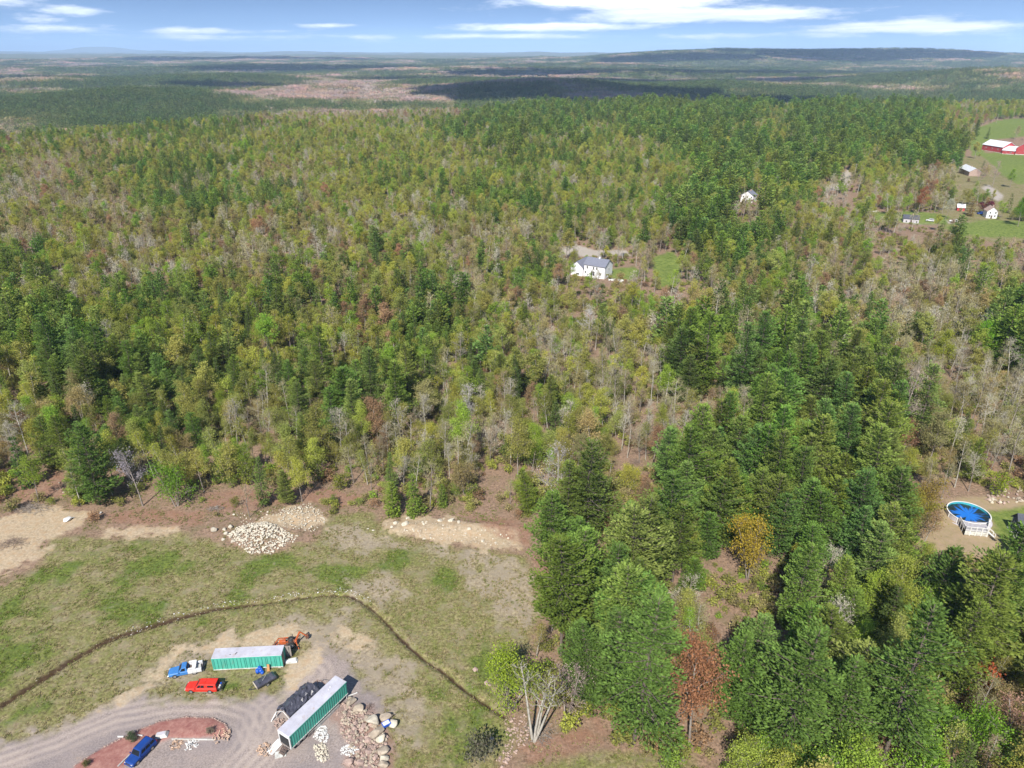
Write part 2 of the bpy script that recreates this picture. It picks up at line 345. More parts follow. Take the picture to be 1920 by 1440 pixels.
G_TRACK = [[(-40, 1436), (100, 1388), (220, 1338), (330, 1318), (420, 1318), (470, 1336), (488, 1370), (470, 1410), (430, 1450)], [(488, 1372), (500, 1330), (540, 1300), (590, 1262)],
           [(460, 1440), (500, 1400), (530, 1350), (560, 1310)]]
G_TRACK = [wpts(p) for p in G_TRACK]
DITCH = wpts([(-40, 1352), (0, 1325), (60, 1285), (130, 1240), (200, 1202), (250, 1185), (330, 1160), (400, 1142), (500, 1130), (560, 1121), (620, 1114), (655, 1116), (690, 1135), (720, 1162), (755, 1200),
              (790, 1232), (835, 1262), (875, 1296), (920, 1325), (946, 1342)])
BLOBS = [(330, 1060, 130, 24, 1), (520, 1062, 90, 22, .9), (200, 1100, 120, 40, .9), (90, 1160, 110, 50, 1), (40, 1230, 80, 50, .9), (240, 1150, 80, 16, .8), (640, 1075, 60, 22, .7), (745, 1035, 35, 30, .9),
         (860, 1085, 50, 25, .8), (810, 1175, 50, 45, .5), (850, 1370, 60, 60, 1), (830, 1290, 40, 30, 1), (700, 1250, 40, 30, .7), (630, 1215, 30, 20, .6), (880, 1230, 60, 50, .4), (440, 1288, 40, 8, 1),
         (350, 1308, 25, 8, .8), (525, 1270, 40, 14, .8), (360, 1248, 20, 10, .9), (970, 1180, 30, 60, .5), (1010, 1430, 40, 20, .6), (1150, 1425, 60, 14, .6), (740, 1430, 30, 30, .6), (560, 1240, 20, 12, .4)]
BLOBS = [(at(a, b), at(a + rx, b).x - at(a, b).x, at(a, b - ry).y - at(a, b).y, w) for a, b, rx, ry, w in BLOBS]
MOUNDS = [(at(495, 1003), 7.5, 3.6, 1.3), (at(560, 968), 5, 3, .7), (at(850, 990), 14, 2.5, .7), (at(695, 1370), 4.5, 5.5, .8), (at(390, 1368), 3.5, 1.6, .35), (at(125, 905), 5, 4, .6)]

def masks(X, Y):
    nr = (Y < 1250) & (Y > 20); out = {}
    for k, v in _masks(X[nr], Y[nr]).items():
        a = np.zeros(X.shape); a[nr] = v; out[k] = a
    return out
def _masks(X, Y):
    wob = (fbm(X / 3.0, Y / 3.0, 31, 3) - .5); fine = (fbm(X / .9, Y / .9, 37, 3) - .5)
    def soft(poly, w, amp): return sstep(-w, w, pin(poly, X, Y) + wob * amp + fine * amp * .4)
    r = {}
    r['yard'] = soft(G_YARD, 2.2, 6.5)
    r['sand'] = np.clip(sum(soft(p, 1.5, 6.5) for p in G_SAND), 0, 1)
    r['field'] = np.clip(soft(G_FIELD, 1.2, 4.0) + soft(G_GRASS2, 1.2, 3.0) + .85 * soft(G_FARM, 3, 6), 0, 1)
    r['bare'] = np.clip(sum(sstep(-3.0, 3.0, pin(p, X, Y) + wob * 7 + fine * 3) for p in G_BARE), 0, 1)
    r['red'] = np.clip(sum(soft(p, 1.0, 3.0) for p in G_RED), 0, 1)
    r['mulch'] = soft(G_MULCH, .25, .5)
    r['pool'] = soft(G_POOL, 1.0, 3.0)
    r['lawn'] = np.clip(sum(soft(p, 1.0, 2.0) for p in G_LAWN), 0, 1)
    r['drive'] = np.clip(sum(soft(p, .8, 2.0) for p in G_DRIVE), 0, 1)
    d = pline(DITCH, X, Y); wd = .20 + .08 * fbm(X / 3, Y / 3, 99, 2) + .45 * sstep(-45, -72, X)
    r['ditch_d'] = d; r['ditch'] = 1 - sstep(wd * .6, wd * 1.5, d + fine * .5)
    g = np.zeros(X.shape)
    for p, rx, ry, w in BLOBS: g = np.maximum(g, w * np.exp(-((X - p.x) / rx) ** 2 - ((Y - p.y) / ry) ** 2))
    r['green'] = np.clip(sstep(.2, .8, g * .8 + (fbm(X / 5, Y / 5, 41, 5) - .5) * 2.2 - .35 * np.clip(sum(sstep(-4, 2, pin(p, X, Y)) for p in G_BARE), 0, 1)), 0, 1)
    t = np.zeros(X.shape)
    for pl in G_TRACK:
        dd = pline(pl, X, Y); ok = 1 - sstep(2.2, 4.2, dd)
        t = np.maximum(t, ok * (0.5 + 0.5 * np.cos(dd * 4.2 + wob * 2)) * (0.35 + 0.65 * fbm(X / 2, Y / 2, 51, 2)))
    r['track'] = t; return r
def land(X, Y):
    X = np.asarray(X, float); Y = np.asarray(Y, float); z = terrain(X, Y)
    near = (Y < 420) & (np.abs(X) < 300)
    if near.any():
        x = X[near]; y = Y[near]; d = pline(DITCH, x, y)
        dz = -0.5 * np.exp(-((d + (fbm(x / 1.1, y / 1.1, 71, 2) - .5) * .5) / .5) ** 2) + .10 * np.exp(-((d - 1.3) / .7) ** 2) * fbm(x / 2.2, y / 2.2, 73, 2)
        dz += (fbm(x / 1.6, y / 1.6, 61, 4) - .5) * .22 * (1 - .8 * sstep(-1, 1, pin(G_YARD, x, y))) + (fbm(x / 9, y / 9, 63, 2) - .5) * .3
        dz += .22 * sstep(-.2, .3, pin(G_MULCH, x, y))
        for p, rx, ry, h in MOUNDS: dz += h * np.exp(-((x - p.x) / rx) ** 2 - ((y - p.y) / ry) ** 2) * (.6 + .8 * fbm(x / 2, y / 2, 67, 3))
        zz = z.copy(); zz[near] += dz; z = zz
    return z
def LAND(x, y): return float(land(np.array([x]), np.array([y]))[0])

def ground_material():
    m, nt, out = nodes('open_ground'); L = nt.links
    def attr(n):
        a = nt.nodes.new('ShaderNodeAttribute'); a.attribute_name = n; s = nt.nodes.new('ShaderNodeSeparateColor'); L.new(a.outputs['Color'], s.inputs[0]); return s.outputs[0], s.outputs[1], s.outputs[2]
    yard, green, sand = attr('ma'); mulch, field, red = attr('mb'); pool, lawn, drive = attr('mc'); ditch, track, far = attr('md'); bare, _b1, _b2 = attr('me')
    n8 = noise(nt, 1.7, 8, .78); n2 = noise(nt, .6, 7, .70); n05 = noise(nt, .24, 6, .65); n25 = noise(nt, 3.5, 8, .85); n01 = noise(nt, .10, 5, .6)
    # forest floor: brown leaf litter, darker damp spots, a little moss
    c = ramp(nt, mrange(nt, n8, .40, .60), (.11, .075, .05), (.37, .25, .175))
    c = ramp(nt, mrange(nt, n2, .42, .62), c, (.25, .17, .12))
    c = ramp(nt, mth(nt, 'MULTIPLY', mrange(nt, n05, .5, .72), .55), c, (.10, .11, .035))
    # field: dry straw and green
    dry = ramp(nt, mrange(nt, n8, .43, .57), (.11, .09, .04), (.34, .285, .15)); dry = ramp(nt, mrange(nt, n2, .42, .66), dry, (.20, .185, .07)); dry = ramp(nt, mth(nt, 'MULTIPLY', mrange(nt, n05, .5, .62), .6), dry, (.30, .235, .165))
    grn = ramp(nt, mrange(nt, n8, .43, .57), (.05, .07, .015), (.18, .215, .045)); grn = ramp(nt, mrange(nt, n05, .4, .7), grn, (.095, .14, .028))
    gm = mth(nt, 'ADD', mth(nt, 'MULTIPLY', green, .62), mth(nt, 'ADD', mth(nt, 'MULTIPLY', mrange(nt, n2, .36, .66), .42), mth(nt, 'MULTIPLY', mrange(nt, n8, .36, .66), .25)))
    fld = ramp(nt, mrange(nt, gm, .14, .86), dry, grn)
    bs = ramp(nt, mrange(nt, n8, .40, .60), (.22, .17, .12), (.44, .36, .265)); bs = ramp(nt, mrange(nt, n05, .42, .6), bs, (.30, .25, .19))
    bm_ = mrange(nt, mth(nt, 'ADD', bare, mth(nt, 'ADD', mrange(nt, n2, .35, .65, -.45, .25), mrange(nt, n05, .35, .65, -.35, .2))), .1, .75)
    fld = ramp(nt, mth(nt, 'MULTIPLY', bm_, .85), fld, bs)
    c = ramp(nt, field, c, fld)
    # gravel
    gv = ramp(nt, mrange(nt, n25, .41, .59), (.17, .14, .125), (.37, .31, .285)); gv = ramp(nt, mth(nt, 'MULTIPLY', mrange(nt, n05, .42, .66), .6), gv, (.33, .27, .24))
    gv = ramp(nt, mth(nt, 'MULTIPLY', mrange(nt, n01, .45, .6), .5), gv, (.20, .175, .18))
    gv = ramp(nt, mth(nt, 'MULTIPLY', track, .7), gv, (.47, .39, .33))
    c = ramp(nt, yard, c, gv); c = ramp(nt, drive, c, ramp(nt, n2, (.30, .265, .225), (.44, .39, .34)))
    sd = ramp(nt, mrange(nt, n8, .3, .7), (.30, .23, .14), (.60, .50, .36)); sd = ramp(nt, mrange(nt, n2, .45, .7), sd, (.42, .29, .17))
    sm = mth(nt, 'ADD', sand, mrange(nt, n2, .3, .7, -.55, .25)); c = ramp(nt, mth(nt, 'MULTIPLY', mrange(nt, sm, .05, .8), .85), c, sd)
    c = ramp(nt, pool, c, ramp(nt, mrange(nt, n2, .3, .7), (.36, .26, .18), (.28, .23, .12)))
    c = ramp(nt, mth(nt, 'MULTIPLY', mth(nt, 'MULTIPLY', red, .75), mrange(nt, n05, .35, .65, .25, 1)), c, ramp(nt, n8, (.17, .08, .055), (.36, .19, .13)))
    c = ramp(nt, lawn, c, ramp(nt, mrange(nt, n2, .36, .64), (.085, .13, .025), (.20, .24, .06)))
    c = ramp(nt, mulch, c, ramp(nt, mrange(nt, mth(nt, 'ADD', mth(nt, 'MULTIPLY', n8, .5), mth(nt, 'MULTIPLY', n2, .5)), .36, .62), (.20, .065, .06), (.38, .21, .17)))
    c = ramp(nt, mth(nt, 'MULTIPLY', ditch, .9), c, (.045, .022, .014))
    # far woods seen as a mass beyond the single trees
    f1 = noise(nt, .012, 6, .65); f2 = noise(nt, .0016, 5, .6)
    fw = ramp(nt, mrange(nt, f1, .38, .62), (.06, .085, .04), (.20, .18, .13)); fw = ramp(nt, mrange(nt, f2, .42, .6), fw, (.12, .14, .075))
    c = ramp(nt, far, c, fw)
    b = nt.nodes.new('ShaderNodeBsdfPrincipled'); b.inputs['Roughness'].default_value = .95; b.inputs['Specular IOR Level'].default_value = .15; L.new(c, b.inputs['Base Color'])
    bp = nt.nodes.new('ShaderNodeBump'); bp.inputs['Strength'].default_value = .9; bp.inputs['Distance'].default_value = .16
    bh = mth(nt, 'ADD', n8, mth(nt, 'MULTIPLY', n2, 1.2)); L.new(mth(nt, 'MULTIPLY', bh, mrange(nt, yard, 0, 1, 1, .35)), bp.inputs['Height']); L.new(bp.outputs[0], b.inputs['Normal'])
    L.new(b.outputs[0], out.inputs[0]); return m
M['ground'] = ground_material()
def build_ground():
    rad = list(np.arange(45, 165, .42)) + list(np.arange(165, 300, .9)); r = 300.0
    while r < 1400: rad.append(r); r *= 1.009
    while r < 52000: rad.append(r); r *= 1.019
    rad = np.array(rad); th = np.radians(np.arange(-55, 55.01, .17)); R, T = np.meshgrid(rad, th, indexing='ij')
    X = R * np.sin(T); Y = R * np.cos(T); Z = land(X, Y); n, k = X.shape
    md = masks(X, Y); far = sstep(1150, 1500, Y)
    V = np.stack([X, Y, Z], -1).reshape(-1, 3); I = np.arange(n * k).reshape(n, k)
    Q = np.stack([I[:-1, :-1], I[:-1, 1:], I[1:, 1:], I[1:, :-1]], -1).reshape(-1, 4)[:, ::-1]
    cls = np.zeros((n, k), int)                                   # one class for each kind of ground
    cls[(md['field'] > .5) & (Y < 300)] = 1; cls[md['yard'] > .5] = 2; cls[md['lawn'] > .5] = 3; cls[md['drive'] > .5] = 4; cls[md['mulch'] > .5] = 5
    fc = cls[:-1, :-1].reshape(-1)
    at_ = {'ma': (md['yard'], md['green'], md['sand']), 'mb': (md['mulch'], md['field'], md['red']), 'mc': (md['pool'], md['lawn'], md['drive']), 'md': (md['ditch'], md['track'], far), 'me': (md['bare'], md['bare'], md['bare'])}
    cols = {k_: np.stack([*v, np.ones(X.shape)], -1).reshape(-1, 4).astype(np.float32) for k_, v in at_.items()}
    for ci, (nm, lb) in enumerate([('ground', None), ('grass_field', None), ('gravel_yard', None), ('lawn', None), ('driveway', None), ('mulch_bed', None)]):
        q = Q[fc == ci]
        if not len(q): continue
        u, inv = np.unique(q, return_inverse=True); me = fast_mesh(nm, V[u], inv.reshape(-1, 4), M['ground'], smooth=True)
        for k_, v in cols.items():
            a = me.attributes.new(k_, 'FLOAT_COLOR', 'POINT'); a.data.foreach_set('color', v[u].ravel())
        o = bpy.data.objects.new(nm, me); C.objects.link(o); tag(o, kind='structure')
    # the rest of the round: coarse, behind and beside the view, and under the drone
    rad2 = np.array([0.5, 20, 45, 90, 180, 400, 900, 2000, 5000, 12000, 30000, 52000]); th2 = np.radians(np.arange(55, 305.1, 5)); R, T = np.meshgrid(rad2, th2, indexing='ij')
    X = R * np.sin(T); Y = R * np.cos(T); Z = np.zeros_like(X); Z[:] = np.where(R > 400, -20.0, 0) * 0
    V2 = np.stack([X, Y, Z], -1).reshape(-1, 3); I = np.arange(X.size).reshape(X.shape); Q2 = np.stack([I[:-1, :-1], I[:-1, 1:], I[1:, 1:], I[1:, :-1]], -1).reshape(-1, 4)[:, ::-1]
    th3 = np.radians(np.arange(-55, 55.1, 5)); R, T = np.meshgrid(np.array([.5, 20, 45]), th3, indexing='ij'); X = R * np.sin(T); Y = R * np.cos(T); o_ = len(V2)
    V2 = np.concatenate([V2, np.stack([X, Y, X * 0], -1).reshape(-1, 3)]); I = o_ + np.arange(X.size).reshape(X.shape)
    Q2 = np.concatenate([Q2, np.stack([I[:-1, :-1], I[:-1, 1:], I[1:, 1:], I[1:, :-1]], -1).reshape(-1, 4)[:, ::-1]])
    me = fast_mesh('ground_around', V2, Q2, M['ground'], smooth=True)
    tag(bpy.data.objects.new('ground_around', me), kind='structure'); C.objects.link(bpy.data.objects['ground_around'])
build_ground()

# ------------------------------------------------------------------ trees
def leaf_quads(P, D, S):
    """rhombic leaf clumps: foot P, direction*length D, half width vector S"""
    n = len(P); V = np.empty((n, 4, 3)); V[:, 0] = P; V[:, 1] = P + D * .5 + S; V[:, 2] = P + D; V[:, 3] = P + D * .5 - S
    return V.reshape(-1, 3), np.arange(n * 4).reshape(n, 4)
def unit(a): return a / (np.linalg.norm(a, axis=-1, keepdims=True) + 1e-9)
class Wood:
    """thin tapering limbs as prisms, gathered into arrays"""
    def __init__(s): s.V = []; s.Q = []; s.n = 0
    def limb(s, pts, rad, n):
        pts = np.asarray(pts, float); k = len(pts); d = unit(np.gradient(pts, axis=0)); a = np.cross(d, [0.31, 0.2, 1.0]); a = unit(a); b = np.cross(d, a)
        t = np.arange(n) * 2 * math.pi / n; ring = a[:, None] * np.cos(t)[None, :, None] + b[:, None] * np.sin(t)[None, :, None]
        V = pts[:, None] + ring * np.asarray(rad)[:, None, None]; s.V.append(V.reshape(-1, 3)); I = s.n + np.arange(k * n).reshape(k, n); J = np.roll(I, -1, 1)
        s.Q.append(np.stack([I[:-1], J[:-1], J[1:], I[1:]], -1).reshape(-1, 4)); s.n += k * n
    def get(s): return np.concatenate(s.V), np.concatenate(s.Q)
def make_pine(seed, h, base, rmax, lod=1.0, droop=0.0, pw=.62, tuft=.7, dead=True):
    R = np.random.RandomState(seed); w = Wood(); zt = np.linspace(0, h, 7); sway = np.cumsum(R.normal(0, .012 * h, (7, 2)), 0) * np.linspace(0, 1, 7)[:, None]; sway -= sway[0]
    w.limb(np.column_stack([sway, zt]), np.linspace(.011 * h, .0015 * h, 7), 6)
    zb = base * h; ph = R.uniform(0, 6.28, 3); P = []; D = []; S = []
    z = zb
    while z < h - .3:
        t = (z - zb) / (h - zb); az0 = R.uniform(0, 6.28); nb = R.randint(4, 7)
        prof = (1 - t) ** pw * (.62 + .38 * min(1, t * 3.2))
        cx = np.array([np.interp(z, zt, sway[:, 0]), np.interp(z, zt, sway[:, 1]), z])
        for b in range(nb):
            az = az0 + b * 6.283 / nb + R.normal(0, .18); L = rmax * prof * R.uniform(.52, 1.22) * (1 + .22 * math.sin(az * 2 + ph[0] + z * .45) + .20 * math.sin(az + ph[1] + z * .15)) + .35
            if R.rand() < .11: L *= .4
            el = math.radians(-12 * droop - 4 + 48 * t ** 1.6 + R.normal(0, 6)); up = .14 * (1 - droop * 1.6)
            hd = np.array([math.cos(az), math.sin(az), 0]); pt = lambda q: cx + hd * (q * L * math.cos(el))[..., None] + np.array([0, 0, 1]) * (q * L * math.sin(el) + up * L * q ** 2)[..., None]
            if lod >= .8:
                q = np.linspace(0, .9, 3); w.limb(pt(q), np.array([.045, .03, .012]) * (.5 + L / 4), 3)
            n = max(5, int((7 + L * 12) * lod)); q = R.uniform(.06, 1.0, n) ** .75; side = np.array([-hd[1], hd[0], 0]); lat = R.uniform(-1, 1, n)
            wd = .34 * L * np.sin(np.clip(q * 1.05, 0, 1) * 2.6) + .1; pos = pt(q) + side * (lat * wd)[:, None]; pos[:, 2] += R.normal(0, .10, n) - .12 * droop * np.abs(lat) * L
            ya = lat * .9 + R.normal(0, .3, n); pi_ = R.normal(.30 - .5 * droop, .25, n) + .25 * t
            d = hd * np.cos(ya)[:, None] + side * np.sin(ya)[:, None]; d = d * np.cos(pi_)[:, None]; d[:, 2] = np.sin(pi_)
            ln = tuft * R.uniform(.7, 1.3, n) / math.sqrt(min(lod, 1)) * (.75 + .25 * (1 - t)); up3 = np.array([0, 0, 1.0]) + R.normal(0, .35, (n, 3)); sd = unit(np.cross(d, up3))
            P.append(pos); D.append(d * ln[:, None]); S.append(sd * (ln * .24)[:, None])
        z += R.uniform(.55, .95) / (1 if lod >= .8 else .75) * (.8 + h / 80)
    if dead:
        for i in range(5):
            z = R.uniform(.35, 1) * zb + .5; az = R.uniform(0, 6.28); L = R.uniform(.8, 2.2); c0 = np.array([0, 0, z]); hd = np.array([math.cos(az), math.sin(az), -.15])
            w.limb(np.array([c0, c0 + hd * L * .6, c0 + hd * L]), np.array([.035, .025, .01]), 3)
    lv = leaf_quads(np.concatenate(P), np.concatenate(D), np.concatenate(S)); return w.get(), lv
def make_decid(seed, h, spread, leaves=1800, lsize=.3, forks=(9, 5, 4), clear=.35, multi=1, lod=1.0, up=.55, thick=1.0, twig_r=.018, fill=.55):
    """leafing or bare broad-leaved tree: wood, twigs, leaves"""
    R = np.random.RandomState(seed); w = Wood(); tw = Wood(); tips = []
    def limb(p, d, L, r, order, sides, wander=.12, lift=.10):
        k = 5 if order < 2 else 3; pts = [np.array(p, float)]; dd = np.array(d, float)
        for i in range(k - 1):
            dd = unit(dd + R.normal(0, wander, 3) + np.array([0, 0, lift])); pts.append(pts[-1] + dd * L / (k - 1))
        pts = np.array(pts); rr = np.linspace(r, max(r * .35, .008), k); (w if order < 2 else tw).limb(pts, rr, sides); return pts, dd
    for s in range(multi):
        a0 = R.uniform(0, 6.28); lean = .04 if multi == 1 else R.uniform(.10, .28); d0 = np.array([math.cos(a0 + s * 2.2) * lean, math.sin(a0 + s * 2.2) * lean, 1])
        p0 = np.array([math.cos(a0 + s * 2.2), math.sin(a0 + s * 2.2), 0]) * (.0 if multi == 1 else .25); hh = h * (1 if s == 0 else R.uniform(.75, 1))
        tp, _ = limb(p0, d0, hh * .93, h * .0115 * thick, 0, 6, .045, .02); n0 = forks[0]
        for i in range(n0):
            t = clear + (1 - clear) * (i + R.uniform(0, 1)) / n0; p = np.array([np.interp(t, np.linspace(0, 1, 5), tp[:, j]) for j in range(3)]); az = i * 2.4 + R.normal(0, .5) + s
            L1 = spread * (1.15 - .75 * (t - clear) / (1 - clear)) * R.uniform(.7, 1.15); e = up + .35 * (t - clear) + R.normal(0, .12)
            d1 = np.array([math.cos(az) * math.cos(e), math.sin(az) * math.cos(e), math.sin(e)]); lp, _ = limb(p, d1, L1, h * .0045 * thick * (1.2 - .6 * t), 1, 4, .16, .12)
            for j in range(forks[1]):
                t2 = .25 + .75 * (j + R.uniform(0, 1)) / forks[1]; p2 = np.array([np.interp(t2, np.linspace(0, 1, 5), lp[:, q]) for q in range(3)])
                d2 = unit(d1 + R.normal(0, .55, 3) + np.array([0, 0, .2])); bp, _ = limb(p2, d2, L1 * R.uniform(.3, .5), twig_r * 1.4, 2, 3, .2, .08)
                for q in range(forks[2]):
                    t3 = R.uniform(.2, 1); p3 = bp[0] + (bp[-1] - bp[0]) * t3; d3 = unit(d2 + R.normal(0, .7, 3) + np.array([0, 0, .15]))
                    tp3, _ = limb(p3, d3, L1 * R.uniform(.16, .32), twig_r, 3, 3, .2, .05); tips.append(tp3[-1]); tips.append(tp3[1])
                tips.append(bp[-1])
    tips = np.array(tips); lv = None
    if leaves:
        n = leaves; i = R.randint(0, len(tips), n); pos = tips[i] + R.normal(0, fill, (n, 3)) * np.array([1, 1, .8]); d = unit(R.normal(0, 1, (n, 3)) + np.array([0, 0, -.15])); sd = unit(np.cross(d, R.normal(0, 1, (n, 3))))
        ln = lsize * R.uniform(.6, 1.4, n); lv = leaf_quads(pos, d * ln[:, None], sd * (ln * .42)[:, None])
    return w.get(), (tw.get() if tw.n else None), lv
def join_parts(parts):
    V = []; Q = []; mi = []; n = 0
    for (v, q), m_ in parts:
        V.append(v); Q.append(q + n); mi.append(np.full(len(q), m_)); n += len(v)
    return np.concatenate(V), np.concatenate(Q), np.concatenate(mi)

NEAR = {}        # kind -> list of (height, trunk mesh, crown mesh)
FARC = {}        # kind -> (collection, heights)
def reg_near(kind, h, parts_trunk, parts_crown, mt, mc):
    v, q, mi = join_parts(parts_trunk); t = fast_mesh(kind + '_trunk', v, q, mt, mi, smooth=True)
    v, q, mi = join_parts(parts_crown); c = fast_mesh(kind + '_crown', v, q, mc, mi); NEAR.setdefault(kind, []).append((h, t, c))
def reg_far(kind, h, parts, mats):
    if kind not in FARC: FARC[kind] = [bpy.data.collections.new('far_' + kind), []]
    i = len(FARC[kind][1]); v, q, mi = join_parts(parts); me = fast_mesh('far_%s_%02d' % (kind, i), v, q, mats, mi); o = bpy.data.objects.new('far_%s_%02d' % (kind, i), me)
    FARC[kind][0].objects.link(o); FARC[kind][1].append(h)
def make_all_trees():
    PINES = [(1, 20, .15, 5.0), (2, 22, .22, 5.4), (3, 17, .10, 4.3), (4, 24, .28, 5.2), (5, 19, .18, 4.6), (6, 13, .05, 3.7), (7, 21, .35, 4.9), (8, 18, .25, 5.3), (9, 23, .2, 4.4), (10, 16, .15, 4.7)]
    for sd, h, b, r in PINES:
        w, lv = make_pine(sd, h, b, r, 1.9, tuft=.50); reg_near('pine', h, [(w, 0)], [(lv, 0)], [M['bark_dark']], [M['needle']])
        w, lv = make_pine(sd, h, b, r, .42, tuft=.78, dead=False); reg_far('pine', h, [(w, 0), (lv, 1)], [M['bark_dark'], M['needle']])
    for sd, h, b, r in [(11, 14, .04, 2.6), (12, 10, .03, 2.2), (13, 17, .1, 2.9)]:
        w, lv = make_pine(sd, h, b, r, 1.2, droop=.6, pw=.95, tuft=.5); reg_near('hemlock', h, [(w, 0)], [(lv, 0)], [M['bark_dark']], [M['needle']])
        w, lv = make_pine(sd, h, b, r, .45, droop=.6, pw=.95, tuft=.62, dead=False); reg_far('hemlock', h, [(w, 0), (lv, 1)], [M['bark_dark'], M['needle']])
    LEAF = [(21, 14, 3.0, 1500, .30, (10, 5, 3), .35, 1, M['bark']), (22, 16, 3.6, 2100, .30, (12, 5, 3), .4, 1, M['bark']), (23, 12, 3.2, 2300, .28, (9, 6, 3), .22, 2, M['bark']), (24, 15, 2.6, 900, .28, (10, 5, 4), .45, 1, M['bark_pale']),
            (25, 11, 3.4, 2600, .30, (9, 6, 3), .15, 3, M['bark']), (26, 17, 4.2, 2800, .32, (12, 6, 3), .3, 1, M['bark']), (27, 13, 2.4, 1100, .26, (10, 4, 4), .4, 1, M['bark_pale']), (28, 9, 2.6, 1900, .26, (8, 5, 3), .12, 3, M['bark'])]
    for sd, h, sp, n, ls, fk, cl, mu, bk in LEAF:
        w, tw, lv = make_decid(sd, h, sp, int(n * 2.1), ls * .78, fk, cl, mu, fill=.62); reg_near('leafing', h, [(w, 0)], [(tw, 0), (lv, 1)], [bk], [bk, M['leaf']])
        w, tw, lv = make_decid(sd, h, sp, int(n * 1.2), ls * 1.02, (fk[0], 3, 1), cl, mu, thick=1.2, twig_r=.03); reg_far('leafing', h, [(w, 0), (tw, 0), (lv, 1)], [bk, M['leaf']])
    BARE = [(31, 14, 3.2, (10, 6, 5), .35, 1, M['bark']), (32, 16, 3.6, (11, 6, 5), .4, 1, M['bark_pale']), (33, 12, 3.2, (9, 6, 5), .2, 2, M['bark']), (34, 15, 2.6, (10, 6, 5), .45, 1, M['bark_pale']), (35, 17, 4.4, (11, 7, 5), .3, 1, M['bark'])]
    for sd, h, sp, fk, cl, mu, bk in BARE:
        w, tw, lv = make_decid(sd, h, sp, 900, .16, fk, cl, mu, twig_r=.022); reg_near('bare', h, [(w, 0)], [(tw, 0), (lv, 1)], [bk], [M['twig_tint'], M['twig_tint']])
        w, tw, lv = make_decid(sd, h, sp, 500, .30, (fk[0], 5, 2), cl, mu, thick=1.15, twig_r=.032); reg_far('bare', h, [(w, 0), (tw, 1), (lv, 1)], [bk, M['twig_tint']])
    for sd, h, sp, n in [(41, 2.6, 1.3, 900), (42, 3.4, 1.5, 1100), (43, 1.8, 1.1, 650)]:
        w, tw, lv = make_decid(sd, h, sp, n, .20, (6, 4, 2), .05, 4, up=.4, fill=.28, twig_r=.012); reg_near('shrub', h, [(w, 0)], [(tw, 0), (lv, 1)], [M['bark']], [M['bark'], M['leaf']])
        w, tw, lv = make_decid(sd, h, sp, int(n * .3), .36, (5, 2, 1), .05, 3, up=.4, fill=.3, twig_r=.02); reg_far('shrub', h, [(w, 0), (tw, 0), (lv, 1)], [M['bark'], M['leaf']])
    # groves for the land beyond the crest: a dozen or so rough crowns each
    for gi, (sd, con) in enumerate([(51, .9), (52, .75), (53, .5), (54, .3), (55, .08), (56, .0)]):
        R = np.random.RandomState(sd); P = []; D = []; S = []; SH = []
        for k in range(22):
            cx, cy = R.uniform(-15, 15, 2); conifer = R.rand() < con; hh = R.uniform(13, 21) if conifer else R.uniform(10, 16); n = 46
            if conifer:
                t = R.uniform(0, 1, n); rr = 3.0 * (1 - t) ** .8 + .3; a = R.uniform(0, 6.28, n); pos = np.column_stack([cx + rr * .7 * np.cos(a), cy + rr * .7 * np.sin(a), hh * (.15 + .85 * t)]); d = np.column_stack([np.cos(a), np.sin(a), R.normal(.15, .3, n)])
            else:
                g = unit(R.normal(0, 1, (n, 3))); pos = np.array([cx, cy, hh * .66]) + g * np.array([3.2, 3.2, hh * .33]) * R.uniform(.5, 1, (n, 1)); d = unit(R.normal(0, 1, (n, 3)))
            ln = R.uniform(1.0, 2.0, n); sdv = unit(np.cross(unit(d), R.normal(0, .4, (n, 3)) + [0, 0, 1])); P.append(pos); D.append(unit(d) * ln[:, None]); S.append(sdv * (ln * .36)[:, None]); SH.append(np.full(n * 4, (R.uniform(.45, 1.0) if conifer else R.uniform(.8, 1.6))))
        lv = leaf_quads(np.concatenate(P), np.concatenate(D), np.concatenate(S)); reg_far('grove', 18, [(lv, 0)], [M['grove']]); a_ = FARC['grove'][0].objects['far_grove_%02d' % gi].data.attributes.new('shade', 'FLOAT', 'POINT'); a_.data.foreach_set('value', np.concatenate(SH).astype(np.float32))
make_all_trees()

def scatter_group(coll):
    g = bpy.data.node_groups.new('scatter', 'GeometryNodeTree'); g.interface.new_socket('Geometry', in_out='INPUT', socket_type='NodeSocketGeometry'); g.interface.new_socket('Geometry', in_out='OUTPUT', socket_type='NodeSocketGeometry')
    N = g.nodes; L = g.links; gi = N.new('NodeGroupInput'); go = N.new('NodeGroupOutput'); ci = N.new('GeometryNodeCollectionInfo'); ci.inputs[0].default_value = coll; ci.inputs[1].default_value = True; ci.inputs[2].default_value = True
    ip = N.new('GeometryNodeInstanceOnPoints'); ip.inputs['Pick Instance'].default_value = True
    def na(n, t):
        a = N.new('GeometryNodeInputNamedAttribute'); a.data_type = t; a.inputs[0].default_value = n; return a.outputs[0]
    L.new(gi.outputs[0], ip.inputs['Points']); L.new(ci.outputs[0], ip.inputs['Instance']); L.new(na('idx', 'INT'), ip.inputs['Instance Index'])
    L.new(na('rotv', 'FLOAT_VECTOR'), ip.inputs['Rotation']); L.new(na('sclv', 'FLOAT_VECTOR'), ip.inputs['Scale']); L.new(ip.outputs[0], go.inputs[0]); return g
